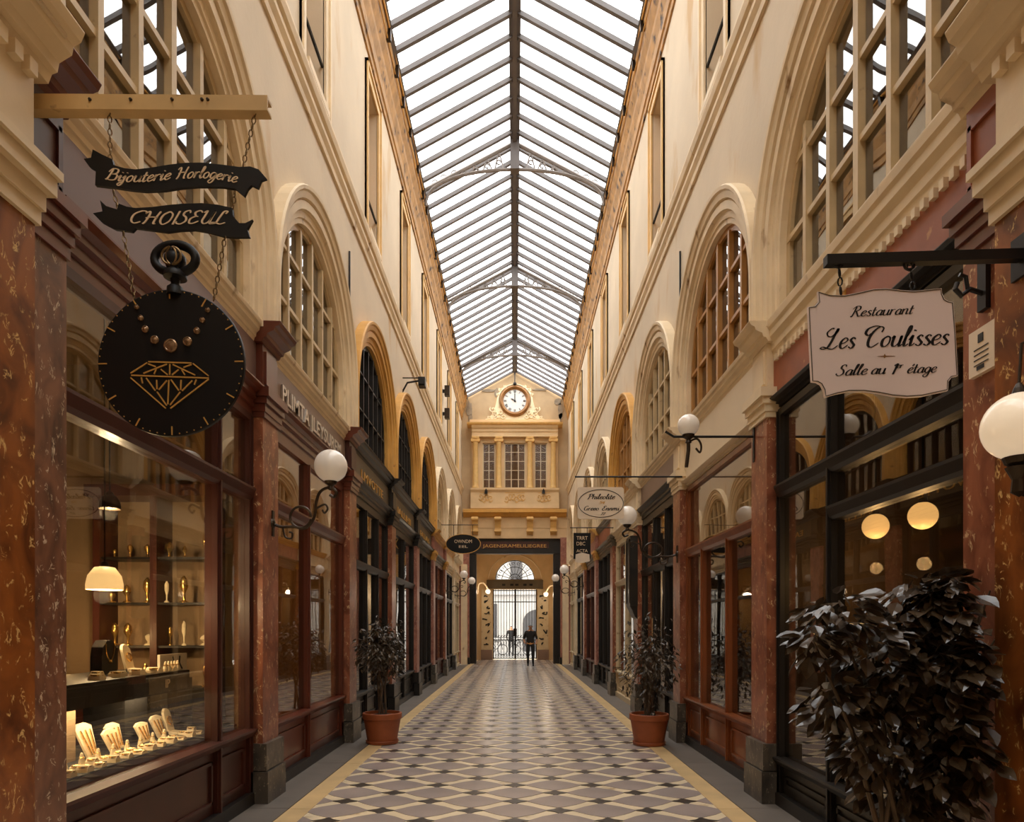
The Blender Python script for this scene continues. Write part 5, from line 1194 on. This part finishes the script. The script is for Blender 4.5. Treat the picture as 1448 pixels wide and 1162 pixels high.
# bicycles / scooters parked outside
for i, x in enumerate((-2.6, -1.1, .4)):
    t = thing('bicycle', 'bicycle parked in the street behind the iron gate', 'bicycle', (x, 40, -.02), 'bicycles parked behind the gate')
    for sx in (-.38, .38):
        mb = MB(); mb.tube([(x+sx+.3*math.cos(R(a)), 40, .3+.3*math.sin(R(a))) for a in range(0,360,20)], .025, 6, closed=True); mb.build('wheel', IRON, t)
    mb = MB(); mb.tube([(x-.38,40,.3),(x-.15,40,.75),(x+.3,40,.78),(x+.38,40,.3)], .025, 6); mb.tube([(x-.15,40,.75),(x,40,.3),(x+.3,40,.7)], .025, 6); mb.tube([(x+.3,40,.78),(x+.27,40,.98),(x+.2,40,1.0)], .02, 6); mb.build('bicycle_frame', IRON, t)
    mb = MB(); mb.box(x-.26,x-.08,39.93,40.07,.86,.92); mb.tube([(x-.17,40,.75),(x-.17,40,.88)], .02, 6); mb.build('saddle', IRON, t)

# ================================================================== JEWELLER'S DISPLAY
def place(name, mb, material, label, cat, group=None, smooth=False):
    o = mb.build(name, material, smooth=smooth, angle=40 if smooth else None); return tag(o, label, cat, group)
mb = MB(); mb.box(-2.485, -3.15, 3.5, 6.1, .05, .74); struct(mb.build('wall_display_plinth', WDK))
mb = MB(); mb.box(-2.485, -3.15, 3.56, 6.06, .742, .752); place('display_cloth', mb, VELV, 'black cloth covering the display bed in the jeweller window', 'cloth')
sf = thing('display_shelf', 'black glossy jewellery shelf inside the jeweller window', 'shelf', (-2.85, 4.6, .752))
mb = MB(); mb.box(-2.55, -3.15, 3.7, 5.35, 1.12, 1.27); mb.build('shelf_board', WBLK, sf)
mb = MB(); mb.box(-2.8, -3.1, 3.9, 4.35, .752, 1.12); mb.build('support', ROOM, sf); mb = MB(); mb.box(-2.8, -3.1, 4.9, 5.2, .752, 1.12); mb.build('support', VELV, sf)
mb = MB(); mb.box(-2.545, -2.55, 4.75, 5.3, 1.13, 1.26); q = mb.build('front_label', STONE, sf)
text_mesh('IP', .09, lambda p, d: (-2.545+d, 5.0+p[0], 1.16+p[1]), 'lettering', CREAMT, q, t=.003)
SH = 1.271
def bust(x, y, z, h, label):
    t = thing('necklace_bust', label, 'display bust', (x, y, z))
    mb = MB(); mb.prism([(-.09,0),(.09,0),(.09,h*.55),(.075,h*.8),(.03,h),(-.03,h),(-.075,h*.8),(-.09,h*.55)], lambda p, d: (x+d, y+p[0], z+p[1]), -.05, .03); mb.build('bust_body', VELV, t)
    mb = MB(); mb.tube([(x+.034, y+p[0], z+p[1]) for p in cr([(-.05,h*.9),(-.04,h*.6),(0,h*.4),(.04,h*.6),(.05,h*.9)], 5)], .005, 5); mb.sphere((x+.036,y,z+h*.38), .014, 8, 6); mb.build('necklace', JEWEL, t)
bust(-2.95, 4.35, SH, .30, 'taller black necklace bust on the black jewellery shelf'); bust(-2.85, 4.75, SH, .24, 'shorter black necklace bust with gold chain on the black jewellery shelf')
def arch_stand(x, y, z, h, label, group=None):
    t = thing('watch_stand', label, 'watch stand', (x, y, z), group); w = .05
    mb = MB(); mb.prism([(-w,0),(w,0),(w,h*.75)]+[(w*math.cos(R(a)), h*.75+w*1.1*math.sin(R(a))) for a in range(15,180,15)]+[(-w,h*.75)], lambda p, d: (x+d-p[1]*.25, y+p[0], z+p[1]), 0, .02); mb.build('stand_back', CUSH, t)
    mb = MB(); mb.prism([(0,0),(.1,0),(.08,.02),(0,.03)], lambda p, d: (x+p[0], y+d, z+p[1]), -.05, .05); mb.build('stand_foot', CUSH, t)
    mb = MB(); mb.tube([(x+.028-(h*.55+.03*math.sin(R(a)))*.25, y+.03*math.cos(R(a)), z+h*.55+.03*math.sin(R(a))) for a in range(0,360,30)], .007, 5, closed=True); mb.build('watch', JEWEL, t)
arch_stand(-2.86, 5.06, SH, .2, 'tall arched cream watch stand on the black jewellery shelf')
def pillow(x, y, z, w, h, label, group):
    mb = MB(); mb.prism([(-w,0),(w,0),(w*.9,h*.5),(w*.4,h),(-w*.4,h),(-w*.9,h*.5)], lambda p, d: (x+d, y+p[0], z+p[1]), -w, w)
    o = place('bracelet_cushion', mb, CUSH, label, 'cushion', group)
    m2 = MB(); m2.tube([(x+w*.9*math.cos(R(a)), y+w*.9*math.sin(R(a)), z+h*.8) for a in range(0,360,30)], .006, 5, closed=True); m2.build('bracelet', JEWEL, o)
rj = random.Random(9)
for i in range(9): pillow(-2.62-.07*(i % 2), 4.28+i*.115, SH, rj.uniform(.03,.045), rj.uniform(.03,.05), 'small cream cushion with gold bracelet on the black jewellery shelf', 'bracelet cushions on the shelf')
def ring_cone(x, y, z, label, group):
    mb = MB(); mb.lathe([(.02,0),(.018,.02),(.008,.07),(.001,.075)], (x,y,z), 10); o = place('ring_cone', mb, CUSH, label, 'ring stand', group, True)
    m2 = MB(); m2.tube([(x+.014*math.cos(R(a)), y+.014*math.sin(R(a)), z+.045) for a in range(0,360,45)], .003, 4, closed=True); m2.build('ring', JEWEL, o)
for i in range(5): ring_cone(-2.62, 5.12+i*.045, SH, 'cream ring cone on the black jewellery shelf', 'ring cones on the shelf')
def fan_stand(x, y, z, h, label, group):
    t = thing('necklace_stand', label, 'necklace stand', (x, y, z), group)
    mb = MB(); mb.prism([(-.05,0),(.05,0),(.085,h),(.03,h*1.12),(-.04,h*1.1),(-.085,h*.95)], lambda p, d: (x+d-p[1]*.35, y+p[0], z+p[1]), 0, .015); mb.build('board', CUSH, t)
    for q in (-.035,0,.035): mb = MB(); mb.tube([(x+.02, y+q*.7, z+.02), (x+.02-h*.9*.35, y+q*1.4, z+h*.9)], .006, 5); mb.build('chain', JEWEL, t)
for (y, x, h) in ((3.78,-2.74,.15),(4.0,-2.72,.17),(4.45,-2.76,.2),(4.64,-2.72,.14),(4.78,-2.78,.16),(5.06,-2.74,.13),(5.28,-2.74,.15)): fan_stand(x, y, .753, h, 'upright cream necklace stand with gold chains on the lower display bed', 'necklace stands on the display bed')
for i in range(26):
    y = 3.72+i*.072; pillow((-2.525, -2.615)[i % 2], y, .753, rj.uniform(.024,.04), rj.uniform(.02,.045), 'small cream cushion with gold bracelet on the lower display bed', 'bracelet cushions on the display bed')
for i in range(9): ring_cone(-2.672, 3.88+i*.165, .753, 'cream ring cone on the lower display bed', 'ring cones on the display bed')
mb = MB(); mb.tube([(-2.84, 4.4, 1.106), (-2.84, 4.85, 1.106)], .012, 8); mb.build('added_fill_strip', BULB, sf)  # glowing strip added out of sight under the shelf to brighten the display bed
l = bpy.data.lights.new('lamp_light', 'AREA'); l.shape = 'RECTANGLE'; l.size = .06; l.size_y = 1.3; l.energy = 11; l.color = (1,.82,.58); o = bpy.data.objects.new('lamp_light', l); COL.objects.link(o); o.parent = sf; o.location = (.12, -.05, .35)  # added fill light below the shelf, paired with the hidden strip
for (y, x, h) in ((5.42,-2.74,.2),): arch_stand(x, y, .753, h, 'arched cream watch stand on the lower display bed')
wc = thing('display_card', 'white card sign with black brush marks beside the black jewellery shelf', 'card', (-2.9, 5.75, .753))
mb = MB(); mb.box(-2.85, -2.87, 5.48, 5.93, 1.18, 1.38); c_ = mb.build('card', WCARD, wc); mb = MB(); mb.box(-2.8, -3.0, 5.5, 5.92, .753, 1.17); mb.build('card_base', STONE, wc)
mb = MB(); mb.tube([(-2.848,5.68,1.36),(-2.848,5.72,1.27)], .006, 5); mb.tube([(-2.848,5.8,1.36),(-2.848,5.79,1.3),(-2.848,5.84,1.25)], .008, 5); mb.tube([(-2.848,5.74,1.2),(-2.848,5.79,1.27)], .006, 5); mb.build('brush_marks', INK, c_)
# lamps in the jeweller's shop
def pendant(x, y, z, r, label, shade, power, ztop=4.02, bulb=True):
    t = thing('pendant_lamp', label, 'pendant lamp', (x, y, z))
    mb = MB(); mb.lathe([(r*.25,r*1.15),(r*.55,r*1.1),(r*.9,r*.6),(r,r*.1),(r,-r*.25),(r*.96,-r*.25),(r*.95,r*.1),(r*.86,r*.55),(r*.5,r*1.0),(r*.25,r*1.05)], (x,y,z), 24); mb.build('shade', shade, t, smooth=True)
    mb = MB(); mb.tube([(x,y,z+r*1.1),(x,y,ztop)], .006, 6); mb.lathe([(.02,r*1.1),(.03,r*1.2),(.02,r*1.45),(.001,r*1.5)], (x,y,z), 10); mb.build('cord', IRON, t)
    if bulb: mb = MB(); mb.sphere((x,y,z+r*.15), r*.32, 12, 8); mb.build('bulb', BULB, t, smooth=True)
    l = bpy.data.lights.new('lamp_light', 'POINT'); l.energy = power; l.color = (1, .80, .54); l.shadow_soft_size = .06
    o = bpy.data.objects.new('lamp_light', l); COL.objects.link(o); o.parent = t; o.location = (0, 0, -r*.6)
    return t
xx, zz = P(148, 828, 4.95); pendant(xx, 4.95, zz, .12, 'milk glass dome lamp hanging low in the jeweller window', SHADEM, 42)
xx, zz = P(155, 716, 5.1); pendant(xx, 5.1, zz, .075, 'small dark pendant lamp hanging above the milk glass dome in the jeweller window', IRONW, 26)
# back of the shop: cabinets
for i in range(3):
    y = 3.6+i*.95
    cb = thing('wall_cabinet', 'tall dark cabinet standing against the jeweller back wall', 'cabinet', (-4.4, y+.4, .05), 'cabinets along the jeweller back wall')
    mb = MB(); mb.box(-4.25, -4.58, y, y+.8, .05, 2.4); mb.build('carcass', WDK, cb)
    for q in (0, 1): 
        mb = MB(); mb.box(-4.23, -4.25, y+.04+q*.37, y+.38+q*.37, 1.1, 2.32); d_ = mb.build('door', WRED, cb); mb = MB(); mb.sphere((-4.22, y+.4+(-.05 if q == 0 else .05), 1.6), .015, 8, 6); mb.build('knob', JEWEL, d_)
# candle-like lamp on a counter
lp = thing('table_lamp', 'small glowing candle lamp on the counter inside the jeweller', 'table lamp', (-3.6, 5.3, 1.1))
mb = MB(); mb.lathe([(.06,1.1),(.05,1.12),(.015,1.14),(.012,1.38),(.02,1.4),(.001,1.41)], (-3.6,5.3,0), 12); mb.build('stem', JEWEL, lp, smooth=True, angle=40); mb = MB(); mb.sphere((-3.6,5.3,1.44), .035, 12, 8); mb.build('bulb', BULB, lp, smooth=True)
l = bpy.data.lights.new('lamp_light', 'POINT'); l.energy = 14; l.color = (1,.68,.34); l.shadow_soft_size = .04; o = bpy.data.objects.new('lamp_light', l); COL.objects.link(o); o.parent = lp; o.location = (0.0,0,.42)
ct = thing('shop_counter', 'dark wooden counter behind the display in the jeweller shop', 'counter', (-3.65, 4.8, .05)); mb = MB(); mb.box(-3.4, -3.9, 3.6, 5.88, .05, 1.05); mb.build('counter_body', WDK, ct); mb = MB(); mb.box(-3.37, -3.93, 3.57, 5.9, 1.05, 1.1); mb.build('counter_top', WBLK, ct)
# shop beside the jeweller: hanging amber globe
def ceiling_globe(x, y, z, r, label, power, ztop=4.02):
    t = thing('globe_pendant', label, 'pendant lamp', (x, y, z)); mb = MB(); mb.sphere((x,y,z), r, 28, 18); mb.build('globe', GLOBEI, t, smooth=True)
    mb = MB(); mb.tube([(x,y,z+r-.005),(x,y,ztop)], .008, 6); mb.lathe([(.035,-.01),(.03,.03),(.001,.035)], (x,y,z+r), 12); mb.build('rod', IRON, t)
    l = bpy.data.lights.new('lamp_light', 'POINT'); l.energy = power; l.color = (1,.66,.32); l.shadow_soft_size = .05; o = bpy.data.objects.new('lamp_light', l); COL.objects.link(o); o.parent = t; o.location = (0,0,-r-.25)
ceiling_globe(-3.5, 8.0, 2.95, .12, 'amber globe pendant inside the silver-lettered shop', 18)
xx, zz = P(1238, 744, 5.75); ceiling_globe(xx, 5.75, zz, .105, 'amber globe pendant inside the restaurant nearer the orange-brown shopfront', 9)
xx, zz = P(1305, 729, 5.0); ceiling_globe(xx, 5.0, zz, .1, 'amber globe pendant inside the restaurant nearer the marble pier', 9)
ceiling_globe(3.4, 11.3, 2.9, .1, 'amber globe pendant inside the black shop with amber door', 20)
ceiling_globe(-3.4, 20.9, 2.9, .1, 'amber globe pendant inside the shop beside the black oval sign', 30)
# restaurant tables
for (y, x) in ((5.4, 3.0),):
    tb = thing('restaurant_table', 'dark square table inside the restaurant window', 'table', (x, y, .05)); mb = MB(); mb.box(x-.3, x+.3, y-.3, y+.3, .98, 1.02); mb.build('tabletop', WDK, tb); 
    for (a, b) in ((-.25,-.25),(.25,-.25),(-.25,.25),(.25,.25)): mb = MB(); mb.box(x+a-.025, x+a+.025, y+b-.025, y+b+.025, .05, .98); mb.build('leg', WDK, tb)

# glazed jewellery cabinet against the far partition of the jeweller shop
jc = thing('jewellery_cabinet', 'tall dark open cabinet filled with gold pieces inside the jeweller', 'cabinet', (-3.3, 6.15, .752))
for (x0, x1) in ((-2.66,-2.72),(-3.14,-3.2),(-3.64,-3.7)):
    mb = MB(); mb.box(x0, x1, 5.98, 6.27, .752, 2.75); mb.build('upright', WDK, jc)
mb = MB(); mb.box(-2.6, -3.76, 5.95, 6.29, 2.75, 2.85); mb.build('cabinet_top', WDK, jc)
mb = MB(); mb.box(-2.72, -3.64, 6.26, 6.28, .752, 2.75); mb.build('cabinet_back', ROOM, jc)
rc = random.Random(77); zs_ = (1.05, 1.42, 1.8, 2.2)
for z in zs_: mb = MB(); mb.box(-2.72, -3.64, 6.0, 6.26, z, z+.02); mb.build('cabinet_shelf', WBLK, jc)
for zi, z in enumerate(zs_):
    nm = ('lowest','second','third','top')[zi]
    for i in range(6):
        x = -2.78-.155*i-(.04 if i > 2 else 0); h = rc.uniform(.08,.24); r0 = rc.uniform(.02,.04)
        mb = MB(); mb.lathe([(r0,0),(r0*.9,.01),(r0*.3,.02),(r0*.3,h*.35),(r0*rc.uniform(.7,1.1),h*.6),(r0*.8,h*.85),(r0*.2,h),(.001,h)], (x, 6.08+rc.uniform(-.03,.06), z+.0205), 12)
        place('gold_goblet', mb, JEWEL if rc.random() < .7 else CUSH, 'small turned goblet on the %s shelf of the dark jewellery cabinet' % nm, 'goblet', 'goblets on the %s cabinet shelf' % nm, True)
